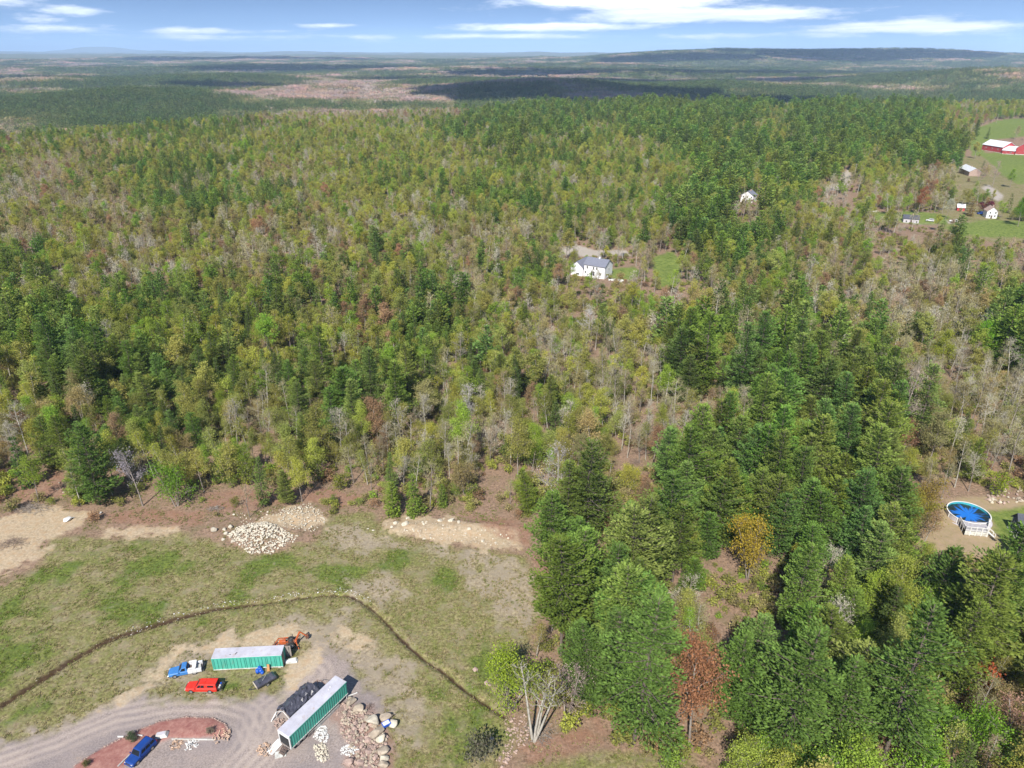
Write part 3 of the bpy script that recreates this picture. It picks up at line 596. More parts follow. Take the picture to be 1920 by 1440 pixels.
def scatter(name, coll, P, rot, scl, idx, tint):
    n = len(P); me = bpy.data.meshes.new(name); me.vertices.add(n); me.vertices.foreach_set('co', np.ascontiguousarray(P, np.float32).ravel())
    rv = np.zeros((n, 3), np.float32); rv[:, 2] = rot
    for nm, ty, key, dat in (('rotv', 'FLOAT_VECTOR', 'vector', rv), ('sclv', 'FLOAT_VECTOR', 'vector', np.asarray(scl, np.float32)), ('tint', 'FLOAT_VECTOR', 'vector', np.asarray(tint, np.float32)), ('idx', 'INT', 'value', np.asarray(idx, np.int32))):
        a = me.attributes.new(nm, ty, 'POINT'); a.data.foreach_set(key, np.ascontiguousarray(dat).ravel())
    o = bpy.data.objects.new(name, me); C.objects.link(o); md = o.modifiers.new('scatter', 'NODES'); md.node_group = scatter_group(coll); return o

# ------------------------------------------------------------------ where which trees stand: one letter for 60 x 40 photo pixels of wood, read off the photograph
WOOD = """QQQQQQQBBBBBBBBPPPQPPQPPYPPQPYOY
QQQQDDDDMYYYMMPPQPQQPPPQYPPPPYO.
OOOOYYYYYYYYYYYQQQYYYPQPQPPQPP..
OBOOQDDQOOYYYYMMQQYYYQPQPPYYOO..
GBOOQDDQDOYYMQMQQYYQQQPQYOYOOBG.
OYOBOOQOOOOOMMOQOOQOQPPPQYYYYY.Y
BBYOOYOOOOOMMQOOOMOYOPPPOOYPPPPY
PQYOOYOOOQOOOQOGOO..OOOQOOOOOOQQ
PYYQOYYOOQOOOOGOOO..G.OOQOOOGGQQ
PPYYQQOOQOOOOQGOQOOOOOGGQGGGBBGQ
PPYYQQYYYQOOOQQQOGQQQOGGGOGGGGQP
OPPQQYQYYQOQQQQQOQGQQPQGPOOQGGOP
OPPPPQYYMQYQQQQQQOOQQPOOPPPOOOOG
YOPQPYYMQPPPPQYOOOOOGPGPPPPPOOGG
YYGQQQYOOPPPQMOOGQYGGGOPPPPPGOGG
OYOOYOOOMQQOOMOGMYQOGOOPPPPPPOGG
OQQGYYOYYMOOMOOQMOOOOPPPPPPPOOGG
SQQGSYSSDYSSDOOQMOGPPPPPPPPPSSGG
..S..S.......SS.OQOQPPPPPPPPSS.S
............D..Q.QPPPPPPPPPPS...
.................PPPPPPPPPPPP...
.................OPPPQPPPPPPPP..
.................GPPPOOBPGPPPPPP
.................OPPOOOOPGPPPPPP
................YPPPOOOPPPPPPPPP
................YPPPSOPPPPPPPPPP
...............YDGPPBBPPPPPPPPYO
...............YGDPPBBPPPPPPPPBB
................GGPPBBPPPPPPPYYB
................G.PPBSYPYYPPPYYB
..................SSSSYYYYYYYYYB
...................SYYYYYYYYYYYY""".split('\n')
MIX = {'P': (.82, .02, .13, .03, 0), 'Q': (.22, .08, .57, .13, 0), 'M': (.13, .16, .60, .11, 0), 'Y': (.04, .05, .85, .06, 0), 'O': (.055, .075, .67, .20, 0), 'B': (.02, .03, .45, .50, 0),
       'G': (.05, .03, .27, .65, 0), 'D': (.25, .55, .14, .06, 0), 'S': (0, .02, .10, .08, .80)}
KINDS = ('pine', 'hemlock', 'leafing', 'bare', 'shrub')
COL = {'yg': (.44, .47, .09), 'bg': (.31, .45, .065), 'ol': (.40, .41, .11), 'tan': (.45, .39, .17), 'rus': (.44, .28, .16), 'gold': (.40, .31, .04)}
PAL = {'P': 'yg yg bg ol', 'Q': 'yg bg ol ol', 'M': 'yg bg ol ol yg', 'Y': 'yg yg bg ol ol', 'O': 'ol ol yg tan ol yg ol tan bg tan ol rus', 'B': 'rus tan tan ol', 'G': 'tan ol tan', 'D': 'ol yg', 'S': 'ol yg bg rus tan'}
PAL = {k: v.split() for k, v in PAL.items()}
SPECIAL = [  # kind, variant, foot column, foot row, top row, colour, label
    ('bare', 0, 268, 948, 835, (0.3, 0.27, 0.29), 'leafless grey dead tree leaning over the dirt bank'),
    ('leafing', 7, 332, 950, 868, (0.188, 0.338, 0.037), 'bushy bright green tree right of the grey dead tree'),
    ('pine', 2, 188, 945, 795, (0.139, 0.227, 0.05), 'dark spreading pine standing just left of the grey dead tree'),
    ('hemlock', 1, 55, 912, 815, (0.087, 0.149, 0.039), 'dark conical evergreen alone on the reddish dirt bank'),
    ('hemlock', 1, 738, 968, 900, (0.217, 0.297, 0.046), 'left one of two yellowish cedars behind the sandy bank'),
    ('hemlock', 1, 778, 966, 888, (0.195, 0.28, 0.046), 'right one of two yellowish cedars behind the sandy bank'),
    ('leafing', 4, 958, 1330, 1225, (0.325, 0.425, 0.05), 'small lime green tree at the end of the ditch'),
    ('leafing', 2, 1402, 1085, 948, (0.46, 0.35, 0.05), 'golden orange leafing tree among the dark pines'),
    ('leafing', 5, 1292, 1400, 1215, (0.38, 0.19, 0.1), 'large rust red leafing tree between two green pines'),
    ('pine', 1, 1188, 1395, 1120, (0.156, 0.255, 0.057), 'broad tall pine beside the path of reddish earth'),
    ('pine', 0, 1105, 1320, 1165, (0.139, 0.227, 0.05), 'slim pine behind the pale clump of trunks'),
    ('pine', 3, 1150, 1210, 1020, (0.145, 0.237, 0.053), 'tall pine at the right corner of the field'),
    ('pine', 1, 1460, 1425, 1172, (0.15, 0.245, 0.054), 'broad blue green pine right of the rust red tree'),
    ('pine', 3, 1650, 1445, 1128, (0.145, 0.237, 0.053), 'largest dark pine in the lower right of the woods'),
    ('pine', 4, 1556, 1432, 1240, (0.162, 0.265, 0.059), 'mid green pine left of the largest dark pine'),
    ('pine', 5, 1745, 1165, 1030, (0.139, 0.227, 0.05), 'young pine just below the pool yard'),
    ('pine', 2, 1850, 1175, 1032, (0.139, 0.227, 0.05), 'young pine in front of the pool steps'),
    ('shrub', 1, 1828, 1300, 1245, (0.5, 0.138, 0.062), 'bright red budding shrub near the right edge'),
    ('leafing', 7, 1835, 1420, 1318, (0.188, 0.338, 0.037), 'round bright green bush near the lower right corner'),
    ('leafing', 7, 1742, 1410, 1300, (0.163, 0.3, 0.037), 'bright green bush left of the round one'),
    ('bare', 2, 1062, 1345, 1235, (0.32, 0.25, 0.22), 'brown leafless thicket right of the pale clump of trunks'),
    ('bare', 1, 1100, 645, 575, (0.52, 0.5, 0.48), 'whitish leafless tree in the middle of the wood'),
    ('bare', 4, 1672, 850, 680, (0.36, 0.3, 0.24), 'big leaning leafless tree beside the pine stand'),
    ('bare', 1, 1552, 668, 610, (0.34, 0.17, 0.15), 'reddish leafless tree behind the pine stand'),
    ('bare', 1, 1042, 995, 815, (0.34, 0.31, 0.28), 'tall grey leafless tree in the gap left of the pines'),
    ('bare', 3, 878, 835, 715, (0.38, 0.35, 0.32), 'tall grey leafless tree in the wood above the sandy bank'),
    ('leafing', 5, 1760, 705, 620, (0.325, 0.362, 0.05), 'rounded yellow green tree on the slope above the pool'),
    ('leafing', 2, 1850, 690, 605, (0.2, 0.4, 0.037), 'bright green tree near the right edge above the pool'),
    ('hemlock', 1, 1778, 890, 855, (0.109, 0.175, 0.039), 'small dark evergreen above the pool yard'),
    ('leafing', 4, 1712, 1005, 925, (0.3, 0.275, 0.05), 'olive bush at the left of the pool yard'),
    ('leafing', 7, 1725, 960, 890, (0.325, 0.25, 0.062), 'brownish bush behind the pool yard'),
    ('shrub', 1, 1865, 930, 890, (0.3, 0.375, 0.037), 'lime shrub beside the loose stone bank'),
    ('shrub', 2, 905, 1425, 1385, (0.163, 0.163, 0.1), 'grey green shrub in the lower part of the field'),
    ('leafing', 5, 1908, 425, 372, (0.15, 0.312, 0.025), 'round vivid green tree right of the white farmhouse'),
    ('leafing', 1, 1772, 412, 372, (0.525, 0.525, 0.4), 'white blossoming tree beside the lawn'),
    ('leafing', 5, 1720, 402, 352, (0.375, 0.15, 0.075), 'rusty tree in the row along the lawn'),
    ('hemlock', 1, 1818, 405, 368, (0.26, 0.175, 0.046), 'left brownish cone shaped tree near the farmhouse'),
    ('hemlock', 1, 1846, 400, 370, (0.304, 0.21, 0.046), 'right brownish cone shaped tree near the farmhouse'),
    ('shrub', 1, 415, 905, 862, (0.20, 0.30, .05), 'leftmost of the green bushes along the wood edge'),
    ('shrub', 1, 470, 908, 866, (0.23, 0.28, .05), 'second green bush along the wood edge behind the rubble'),
    ('shrub', 1, 505, 902, 880, (0.26, 0.26, .05), 'small green bush between the larger ones at the wood edge'),
    ('shrub', 1, 596, 905, 862, (0.20, 0.24, .05), 'upright green bush right of the others at the wood edge'),
    ('shrub', 1, 435, 912, 890, (0.23, 0.30, .05), 'low dark bush in front of the green bushes'),
    ('shrub', 1, 640, 918, 890, (0.26, 0.28, .05), 'low olive bush near the middle of the wood edge'),
    ('shrub', 1, 625, 945, 928, (0.20, 0.26, .05), 'tiny grey green bush on the brown strip'),
    ('shrub', 1, 440, 950, 934, (0.23, 0.24, .05), 'tiny green bush behind the rubble heap'),
    ('hemlock', 1, 1022, 1005, 955, (0.26, 0.30, .05), 'dark green young conifer bush left of the pine stand'),
    ('hemlock', 1, 830, 950, 905, (0.20, 0.28, .05), 'green young conifer behind the sandy bank'),
    ('leafing', 7, 1500, 1490, 1392, (0.27, 0.42, 0.06), 'lime green bush at the lower edge below the blue green pine'),
    ('leafing', 4, 1605, 1495, 1385, (0.33, 0.46, 0.07), 'yellow green bush at the lower edge below the largest pine'),
    ('leafing', 7, 1700, 1490, 1380, (0.25, 0.42, 0.05), 'bright green bush at the lower edge left of the round one'),
    ('leafing', 4, 1395, 1500, 1405, (0.36, 0.44, 0.08), 'pale green bush at the lower edge below the rust red tree'),
    ('bare', 2, 1895, 1400, 1290, (0.38, 0.22, 0.17), 'reddish brown leafless tree at the lower right corner'),
    ('shrub', 1, 1250, 1452, 1405, (0.28, 0.4, 0.07), 'low green shrub at the lower edge left of the pale bush'),
    ('pine', 1, 1800, 292, 250, (0.17, 0.26, 0.05), 'dark pine left of the largest red barn'),
    ('pine', 4, 1826, 262, 225, (0.16, 0.25, 0.05), 'tall pine standing alone behind the red barns'),
    ('bare', 4, 1860, 352, 300, (0.4, 0.28, 0.27), 'big mauve leafless tree below the red barns'),
    ('bare', 2, 1835, 345, 305, (0.38, 0.26, 0.24), 'wide reddish leafless tree left of the big mauve one'),
    ('leafing', 5, 1893, 352, 318, (0.26, 0.4, 0.06), 'green leafing tree between meadow and road'),
    ('leafing', 4, 1778, 368, 335, (0.36, 0.4, 0.09), 'olive tree left of the pinkish house'),
    ('leafing', 6, 1825, 372, 340, (0.33, 0.4, 0.08), 'pale green tree above the cone shaped trees'),
    ('leafing', 1, 1905, 262, 236, (0.42, 0.4, 0.2), 'pale leafing tree behind the right barn'),
    ('leafing', 5, 1765, 258, 222, (0.45, 0.38, 0.12), 'rounded golden tree at the meadow edge'),
    ('leafing', 0, 1690, 405, 368, (0.34, 0.44, 0.08), 'light green tree in the row along the lawn'),
    ('leafing', 1, 1662, 404, 366, (0.3, 0.42, 0.07), 'left light green tree in the row along the lawn'),
    ('hemlock', 0, 1850, 260, 238, (0.13, 0.19, 0.05), 'small dark evergreen in the far meadow'),
]
KEEPOUT = []     # (x, y, radius) where no wild tree may stand
def keep(px0, py0, r): p = at(px0, py0); KEEPOUT.append((p.x, p.y, r))
for a in [(1110, 515, 15), (1090, 512, 9), (1130, 530, 9), (1400, 376, 13), (1408, 388, 12), (1865, 285, 26), (1900, 290, 20), (1820, 970, 7), (1915, 1000, 12), (1803, 322, 10), (1862, 402, 9), (1795, 390, 6), (1590, 330, 10), (1600, 345, 12), (1560, 352, 12), (1110, 478, 12), (1855, 360, 9), (1868, 372, 8), (1878, 385, 10), (1448, 340, 8),
          (1290, 1340, 7), (1000, 1350, 6), (1110, 1390, 6), (1400, 1040, 5), (1890, 930, 8), (1175, 880, 3), (930, 890, 4), (925, 925, 4), (1700, 425, 12), (1740, 425, 10), (1650, 415, 10)]: keep(*a)
bark_special = {}
def place_tree(kind, var, x, y, z, s, sxy, rot, tint, label, group=None):
    h, tm, cm = NEAR[kind][var]
    name = {'pine': 'pine_tree', 'hemlock': 'hemlock_tree', 'leafing': 'leafing_tree', 'bare': 'bare_tree', 'shrub': 'shrub'}[kind]
    t = thing(name, label, 'shrub' if kind == 'shrub' else 'tree', (x, y, z), rot, group); t.scale = (sxy, sxy, s)
    for nm, me in (('trunk', tm), ('crown', cm)):
        o = bpy.data.objects.new(nm, me); C.objects.link(o); o.parent = t; o['tint'] = [float(c) for c in tint]
    return t
MARKS = [(1395, 1010, 'golden orange tree'), (1290, 1310, 'rust red tree'), (1000, 1310, 'pale trunk clump'), (500, 1000, 'rubble heap'), (258, 900, 'grey dead tree'), (1816, 965, 'round pool'), (1110, 500, 'white house'), (1680, 760, 'big leaning leafless tree'),
         (850, 985, 'sandy bank'), (1550, 640, 'reddish leafless tree'), (1100, 610, 'whitish leafless tree'), (1640, 1280, 'largest dark pine'), (1825, 1275, 'bright red shrub'), (1760, 660, 'rounded yellow green tree'), (1250, 510, 'small lawn'), (1040, 900, 'tall bare tree in the gap'),
         (878, 775, 'bare tree above the sandy bank'), (60, 865, 'dark conical evergreen'), (1188, 1260, 'broad pine by the red path'), (1880, 280, 'red barns'), (1600, 320, 'far utility pole'), (740, 930, 'pair of cedars'), (335, 910, 'bushy bright green tree'), (1460, 1300, 'blue green pine'), (1905, 400, 'vivid round tree'), (1700, 408, 'far lawn')]
ORD = ['', 'second ', 'third ', 'fourth ', 'fifth ', 'sixth ', 'seventh ', 'eighth ', 'ninth ', 'tenth ', 'eleventh ', 'twelfth ']
LABELS = {}
def where(px, py):
    d, x, y, nm = min(((px - x) ** 2 + (py - y) ** 2, x, y, n) for x, y, n in MARKS); dx, dy = px - x, py - y
    side = ('right of' if dx > 0 else 'left of') if abs(dx) > abs(dy) else ('in front of' if dy > 0 else 'behind'); return side + ' the ' + nm
def tree_label(look, px, py):
    w = where(px, py); k = (look, w); n = LABELS.get(k, 0); LABELS[k] = n + 1
    return (ORD[n] + look + ' ' + w) if n < 12 else ('one of the farther ' + look + 's ' + w)
def colour_word(kind, t):
    if kind == 'hemlock': return 'dark drooping evergreen'
    if kind == 'pine': return 'yellowish green pine' if t[0] > .225 else ('dark green pine' if t[1] < .25 else 'mid green pine')
    if kind == 'bare': return 'reddish leafless tree' if t[0] > 1.35 * t[1] else ('pale grey leafless tree' if t[0] > .41 else 'brownish grey leafless tree')
    if t[0] > 1.55 * t[1]: c = 'rust red'
    elif t[0] > 1.12 * t[1]: c = 'tan'
    elif t[1] > 1.45 * t[0]: c = 'bright green'
    elif t[2] > .115: c = 'olive'
    else: c = 'yellow green'
    return c + (' shrub' if kind == 'shrub' else ' leafing tree')
OPEN = [(1776, 938, 1868, 1004), (1890, 958, 1925, 1030), (1730, 940, 1925, 960), (1074, 484, 1148, 510), (1232, 486, 1270, 530), (1838, 264, 1925, 330), (1388, 362, 1410, 380), (1640, 398, 1775, 418), (1845, 392, 1872, 410), (1793, 386, 1808, 396), (1545, 335, 1598, 356), (1800, 314, 1818, 326), (1843, 346, 1884, 374), (1840, 222, 1925, 258), (1830, 418, 1925, 442), (1596, 298, 1606, 338), (1362, 955, 1438, 1075), (1245, 1222, 1335, 1392), (228, 840, 305, 942), (965, 1215, 1035, 1388), (1100, 1320, 1145, 1392), (1150, 870, 1185, 900), (905, 880, 950, 930)]
def plant_woods():
    R = np.random.RandomState(7)
    for kind, var, bx, by, ty, tint, label in SPECIAL:
        p = at(bx, by); p.z = LAND(p.x, p.y); z = 0.0
        u = np.linspace(.5, 45, 400); _, rows = project(p.x, p.y, p.z + u); H = float(u[np.argmin(np.abs(rows - ty))]); h = NEAR[kind][var][0]
        s = H / h; place_tree(kind, var, p.x, p.y, p.z - .1, s, s * (1 if .6 < s < 1.4 else (.5 + .5 / s) if s > 1 else 1), R.uniform(0, 6.28), tint, label); KEEPOUT.append((p.x, p.y, 3.2 if kind != 'shrub' else 1.5))
    pts = []
    for y0, y1, s in ((55, 300, 4.3), (300, 720, 5.2), (720, 1500, 6.6)):
        ys = np.arange(y0, y1, s)
        for i, yv in enumerate(ys):
            xm = .80 * yv + 45; xs = np.arange(-xm, xm, s) + (s / 2 if i % 2 else 0); pts.append(np.column_stack([xs, np.full(len(xs), yv), np.full(len(xs), s)]))
    P = np.concatenate(pts); P[:, :2] += R.uniform(-.42, .42, (len(P), 2)) * P[:, 2:3]; X, Y = P[:, 0], P[:, 1]
    yc = np.interp(X / Y, CU, CD); ok = Y < yc + 260; P = P[ok]; X, Y, yc = X[ok], Y[ok], yc[ok]
    Z = land(X, Y); m = masks(X, Y); bad = ((m['field'] > .35) & (Y < 300)) | (m['yard'] > .2) | (m['sand'] > .4) | (m['pool'] > .4) | (m['lawn'] > .4) | (m['drive'] > .3) | (m['ditch'] > .3) | (m['red'] > .5)
    for kx, ky, kr in KEEPOUT: bad |= (X - kx) ** 2 + (Y - ky) ** 2 < kr * kr
    P = P[~bad]; X, Y, Z = X[~bad], Y[~bad], Z[~bad]; n = len(X)
    px, py = project(X, Y, Z + 8.5); jx = R.normal(0, 22, n); jy = R.normal(0, 13, n)
    ci = np.clip(((px + jx) / 60).astype(int), 0, 31); ri = np.clip(((py + jy - 180) / 40).astype(int), 0, 31)
    # glades: places that lie open to view in the photograph keep no tall tree in front of them
    rad = FPX * 4.6 / np.maximum(Y * CP - (Z - CAMH) * SP, 1); _, ptop = project(X, Y, Z + 23); _, pbot = project(X, Y, Z)
    hide = np.zeros(n, bool)
    for (x0, y0, x1, y1) in OPEN: hide |= (px + rad > x0) & (px - rad < x1) & (ptop < y1) & (pbot > y1)
    code = np.array([WOOD[r][c] for r, c in zip(ri, ci)]); out = {k: [] for k in KINDS}
    patch = fbm(X / 34, Y / 34, 77, 2); u1 = .6 * R.rand(n) + .4 * np.clip((patch - .5) * 2.6 + .5, 0, 1); u1 = np.argsort(np.argsort(u1)) / n
    for i in range(n):
        c = code[i]
        if hide[i]:
            if code[i] == '.' or u1[i] > .3: continue
            c = 'S'
        if c == '.':
            if py[i] < 900 and R.rand() < .25 and Y[i] < 420: c = 'S'
            else: continue
        mix = MIX[c]; u = u1[i]; k = 0; acc = mix[0]
        while u > acc and k < 4: k += 1; acc += mix[k]
        kind = KINDS[k]
        if kind == 'pine' and c == 'P' and R.rand() < (.48 if Y[i] < 450 else .62): continue
        if kind in ('leafing', 'bare') and R.rand() < (.20 if Y[i] < 300 else .12): continue
        if kind == 'pine': t = np.array((.172, .262, .056)) * R.uniform(.72, 1.2) * (1.25 if Y[i] > 450 else 1.1) * np.array([R.uniform(.85, 1.3), 1, R.uniform(.75, 1.25)])
        elif kind == 'hemlock': t = np.array((.13, .185, .046)) * R.uniform(.75, 1.4)
        elif kind == 'bare': t = np.array(((.34, .31, .17), (.42, .39, .30), (.37, .28, .19))[R.choice(3, p=(.2, .2, .6) if c == 'B' else (.55, .35, .1))]) * R.uniform(.8, 1.15)
        else: t = np.array(COL[PAL[c][R.randint(len(PAL[c]))]]) * R.uniform(.65, 1.12) * np.array([R.uniform(.9, 1.12), 1, 1])
        var = R.randint(len(NEAR[kind])); s = R.uniform(.62, 1.02) * (1.0 if P[i, 2] < 6 else 1.08)
        if kind in ('leafing', 'bare') and R.rand() < .25: s *= .7
        if kind == 'pine' and c in 'OYMQGBDS': s *= R.uniform(.6, .95)
        if kind == 'pine' and c == 'P' and X[i] < 0: s *= .85
        if kind == 'pine' and c == 'P': s *= 1.22 if Y[i] < 260 else (1.2 if Y[i] > 450 else 1)
        out[kind].append((X[i], Y[i], Z[i] - .1, s, s * R.uniform(.9, 1.12) * ((1.35 if Y[i] > 450 else 1.1) if kind == 'pine' and c == 'P' else 1), R.uniform(0, 6.283), var, *t, px[i], py[i]))
    for kind in KINDS:
        A = np.array(out[kind]); vis = (A[:, 10] > -15) & (A[:, 10] < 1935) & (A[:, 11] < 1500); d = np.where(vis, A[:, 1], 1e6); order = np.argsort(d); nn = min(LIMIT[kind], int(vis.sum()))
        near = order[:nn]; rest = order[nn:]
        for i in near:
            a = A[i]; w = colour_word(kind, a[7:10]); size = 'tall ' if a[3] > 1.02 else ('small ' if a[3] < .8 else ''); zn = where(a[10], a[11])
            place_tree(kind, int(a[6]), a[0], a[1], a[2], a[3], a[4], a[5], a[7:10], tree_label(size + w, a[10], a[11]), (w + 's ' + zn))
        a = A[rest]; nm = {'pine': 'pine_forest', 'hemlock': 'hemlock_forest', 'leafing': 'leafing_forest', 'bare': 'bare_forest', 'shrub': 'shrub_thicket'}[kind]
        if len(a): tag(scatter(nm, FARC[kind][0], a[:, :3], a[:, 5], a[:, [4, 4, 3]], a[:, 6], a[:, 7:10]), kind='stuff')
    print('trees', {k: len(v) for k, v in out.items()})
LIMIT = {'pine': 290, 'hemlock': 120, 'leafing': 290, 'bare': 290, 'shrub': 110}
plant_woods()
def plant_undergrowth():
    R = np.random.RandomState(17); pts = []
    for y0, y1, s in ((70, 300, 2.1), (300, 520, 3.6)):
        for yv in np.arange(y0, y1, s):
            xm = .8 * yv + 30; xs = np.arange(-xm, xm, s); pts.append(np.column_stack([xs, np.full(len(xs), yv)]) + R.uniform(-s / 2, s / 2, (len(xs), 2)))
    P = np.concatenate(pts); X, Y = P[:, 0], P[:, 1]; m = masks(X, Y); g = fbm(X / 14, Y / 14, 91, 3)
    px, py = project(X, Y, land(X, Y)); inside = pin(G_FIELD, X, Y)
    ok = (m['field'] < .3) & (m['yard'] < .1) & (m['sand'] < .3) & (m['pool'] < .3) & (m['lawn'] < .3) & (m['drive'] < .3) & (m['red'] < .4) & (g + R.uniform(-.2, .2, len(X)) > .47) & ~((px < 1020) & (py > 925 + 45 * R.rand(len(X))))
    for kx, ky, kr in KEEPOUT[:36]: ok &= (X - kx) ** 2 + (Y - ky) ** 2 > (kr * .6) ** 2
    X, Y = X[ok], Y[ok]; n = len(X); Z = land(X, Y); c = np.array([COL[k] for k in ('ol', 'yg', 'tan', 'bg', 'rus', 'ol')])[R.choice(6, n, p=(.3, .16, .28, .08, .08, .10))] * R.uniform(.55, 1.0, (n, 1))
    s = R.uniform(.35, .95, n); tag(scatter('undergrowth', FARC['shrub'][0], np.column_stack([X, Y, Z - .05]), R.uniform(0, 6.28, n), np.column_stack([s * 1.2, s * 1.2, s]), R.randint(0, 3, n), c), kind='stuff')
plant_undergrowth()
def plant_far():
    R = np.random.RandomState(27); pts = []
    for y0, y1, s, sc in ((1050, 2600, 23, 1.0), (2600, 4600, 36, 1.35), (4600, 11000, 80, 2.4)):
        for yv in np.arange(y0, y1, s):
            xm = .80 * yv + 60; xs = np.arange(-xm, xm, s); q = np.column_stack([xs, np.full(len(xs), yv)]) + R.uniform(-s / 2, s / 2, (len(xs), 2)); pts.append(np.column_stack([q, np.full(len(q), sc)]))
    P = np.concatenate(pts); X, Y = P[:, 0], P[:, 1]; yc = np.interp(X / np.maximum(Y, 1), CU, CD); ok = Y > yc + 240; P = P[ok]; X, Y = X[ok], Y[ok]; n = len(X); Z = terrain(X, Y)
    px, py = project(X, Y, Z + 14); f = fbm(X / 420, Y / 420, 33, 4) + R.normal(0, .05, n); con = f + .05 + .13 * sstep(560, 300, px) * (py > 140) - .12 * ((px > 400) & (px < 860) & (py > 150)) + .05 * (px > 1200)
    idx = np.clip(((.66 - con) / .30 * 6).astype(int), 0, 5)
    base = np.array([(.16, .23, .07), (.17, .23, .075), (.21, .24, .09), (.26, .26, .11), (.36, .30, .20), (.40, .31, .25)])[idx]; tint = base * R.uniform(.75, 1.25, (n, 1)) * np.column_stack([R.uniform(.85, 1.2, n), np.ones(n), R.uniform(.85, 1.2, n)])
    s = P[:, 2] * R.uniform(.85, 1.15, n); hz = R.uniform(.8, 1.1, n) * np.minimum(P[:, 2], 1.25)
    tag(scatter('distant_forest', FARC['grove'][0], np.column_stack([X, Y, Z - .5]), R.uniform(0, 6.28, n), np.column_stack([s, s, hz]), idx, tint), kind='stuff'); print('groves', n)
plant_far()

# ------------------------------------------------------------------ paints and stuffs of the built things
M['green_steel'] = plain('green_painted_steel', (.085, .46, .35), (.07, .38, .29), .5, scale=.9, stain=(.13, .26, .20))
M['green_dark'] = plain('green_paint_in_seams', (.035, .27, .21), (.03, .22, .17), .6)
M['roof_white'] = plain('weathered_white_roof', (.55, .55, .61), (.40, .39, .44), .5, scale=.55, lo=.3, hi=.7, stain=(.40, .33, .29))
M['rail_pale'] = plain('pale_rail', (.62, .64, .60), (.40, .38, .34), .6)
M['plywood'] = plain('weathered_plywood', (.34, .30, .27), (.18, .15, .13), .85, scale=2)
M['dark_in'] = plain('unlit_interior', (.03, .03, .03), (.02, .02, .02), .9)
M['white_paint'] = plain('white_paint', (.80, .80, .78), (.62, .62, .60), .5, scale=1.2)
M['white_siding'] = plain('white_siding', (.78, .78, .80), (.66, .66, .70), .6, scale=.6)
M['board'] = plain('pale_board', (.62, .56, .46), (.40, .34, .27), .8, scale=2)
M['brown_board'] = plain('brown_board', (.16, .11, .09), (.09, .07, .06), .85)
M['black_tarp'] = plain('black_tarp', (.085, .085, .11), (.045, .045, .06), .3, scale=1.3, bump=.06)
M['rubber'] = plain('rubber', (.02, .02, .02), (.03, .03, .03), .9)
M['rim'] = plain('wheel_rim', (.55, .55, .57), (.35, .35, .36), .35, .6)
M['glass'] = plain('dark_glass', (.012, .014, .018), (.016, .02, .025), .3, spec=.12)
M['red_paint'] = plain('red_car_paint', (.62, .035, .02), (.55, .03, .018), .5, spec=.3)
M['blue_paint'] = plain('blue_car_paint', (.05, .20, .50), (.045, .17, .42), .5, spec=.3)
M['navy_paint'] = plain('dark_blue_car_paint', (.012, .055, .26), (.01, .045, .2), .5, spec=.3)
M['lamp_glass'] = plain('lamp_glass', (.75, .75, .72), (.6, .6, .58), .15)
M['tail_red'] = plain('tail_lamp', (.4, .01, .01), (.3, .01, .01), .2)
M['chrome'] = plain('bumper_metal', (.6, .6, .62), (.4, .4, .42), .25, .8)
M['steel_box'] = plain('service_body', (.66, .67, .70), (.48, .48, .50), .45, scale=2)
M['orange'] = plain('orange_machine_paint', (.60, .13, .03), (.34, .08, .03), .5, scale=1.5)
M['rust'] = plain('rusty_steel', (.22, .10, .06), (.10, .05, .035), .85, scale=3)
M['dark_steel'] = plain('dark_steel', (.06, .06, .065), (.03, .03, .03), .6)
M['blue_plastic'] = plain('blue_plastic', (.01, .10, .55), (.01, .08, .42), .35)
M['orange_wood'] = plain('orange_plank', (.60, .32, .12), (.45, .22, .09), .7)
M['rock'] = plain('tan_rock', (.46, .39, .30), (.26, .21, .16), .9, scale=1.6, bump=.05)
M['rock_pale'] = plain('pale_rock', (.62, .57, .46), (.40, .35, .27), .9, scale=1.6, bump=.05)
M['rock_pink'] = plain('pinkish_rock', (.46, .34, .28), (.28, .20, .17), .9, scale=1.6, bump=.05)
M['stone_white'] = plain('white_stone', (.72, .71, .68), (.50, .49, .47), .85, scale=3)
M['firewood'] = plain('split_firewood', (.58, .42, .30), (.36, .24, .17), .85, scale=5)
M['brush'] = plain('dry_brush', (.30, .23, .18), (.18, .13, .10), .9, scale=5)
M['pool_liner'] = plain('pool_liner', (.06, .42, .50), (.05, .34, .42), .4)
M['pool_wall'] = plain('pool_wall', (.56, .53, .56), (.42, .40, .44), .5)
M['slate_siding'] = plain('slate_blue_siding', (.065, .075, .11), (.05, .06, .09), .6)
M['slate_roof'] = plain('slate_grey_shingles', (.085, .09, .115), (.055, .06, .08), .85, scale=4)
M['grey_roof'] = plain('grey_shingles', (.20, .21, .26), (.13, .14, .18), .85, scale=3)
M['metal_roof'] = plain('white_metal_roof', (.74, .76, .80), (.60, .62, .66), .4)
M['barn_red'] = plain('barn_red_boards', (.46, .06, .065), (.36, .045, .05), .75, scale=.8)
M['pole'] = plain('weathered_pole', (.42, .37, .32), (.28, .24, .2), .9)
M['road'] = plain('grey_road', (.34, .33, .34), (.27, .26, .27), .9)
M['deck'] = plain('grey_deck_boards', (.42, .40, .42), (.30, .28, .30), .7)
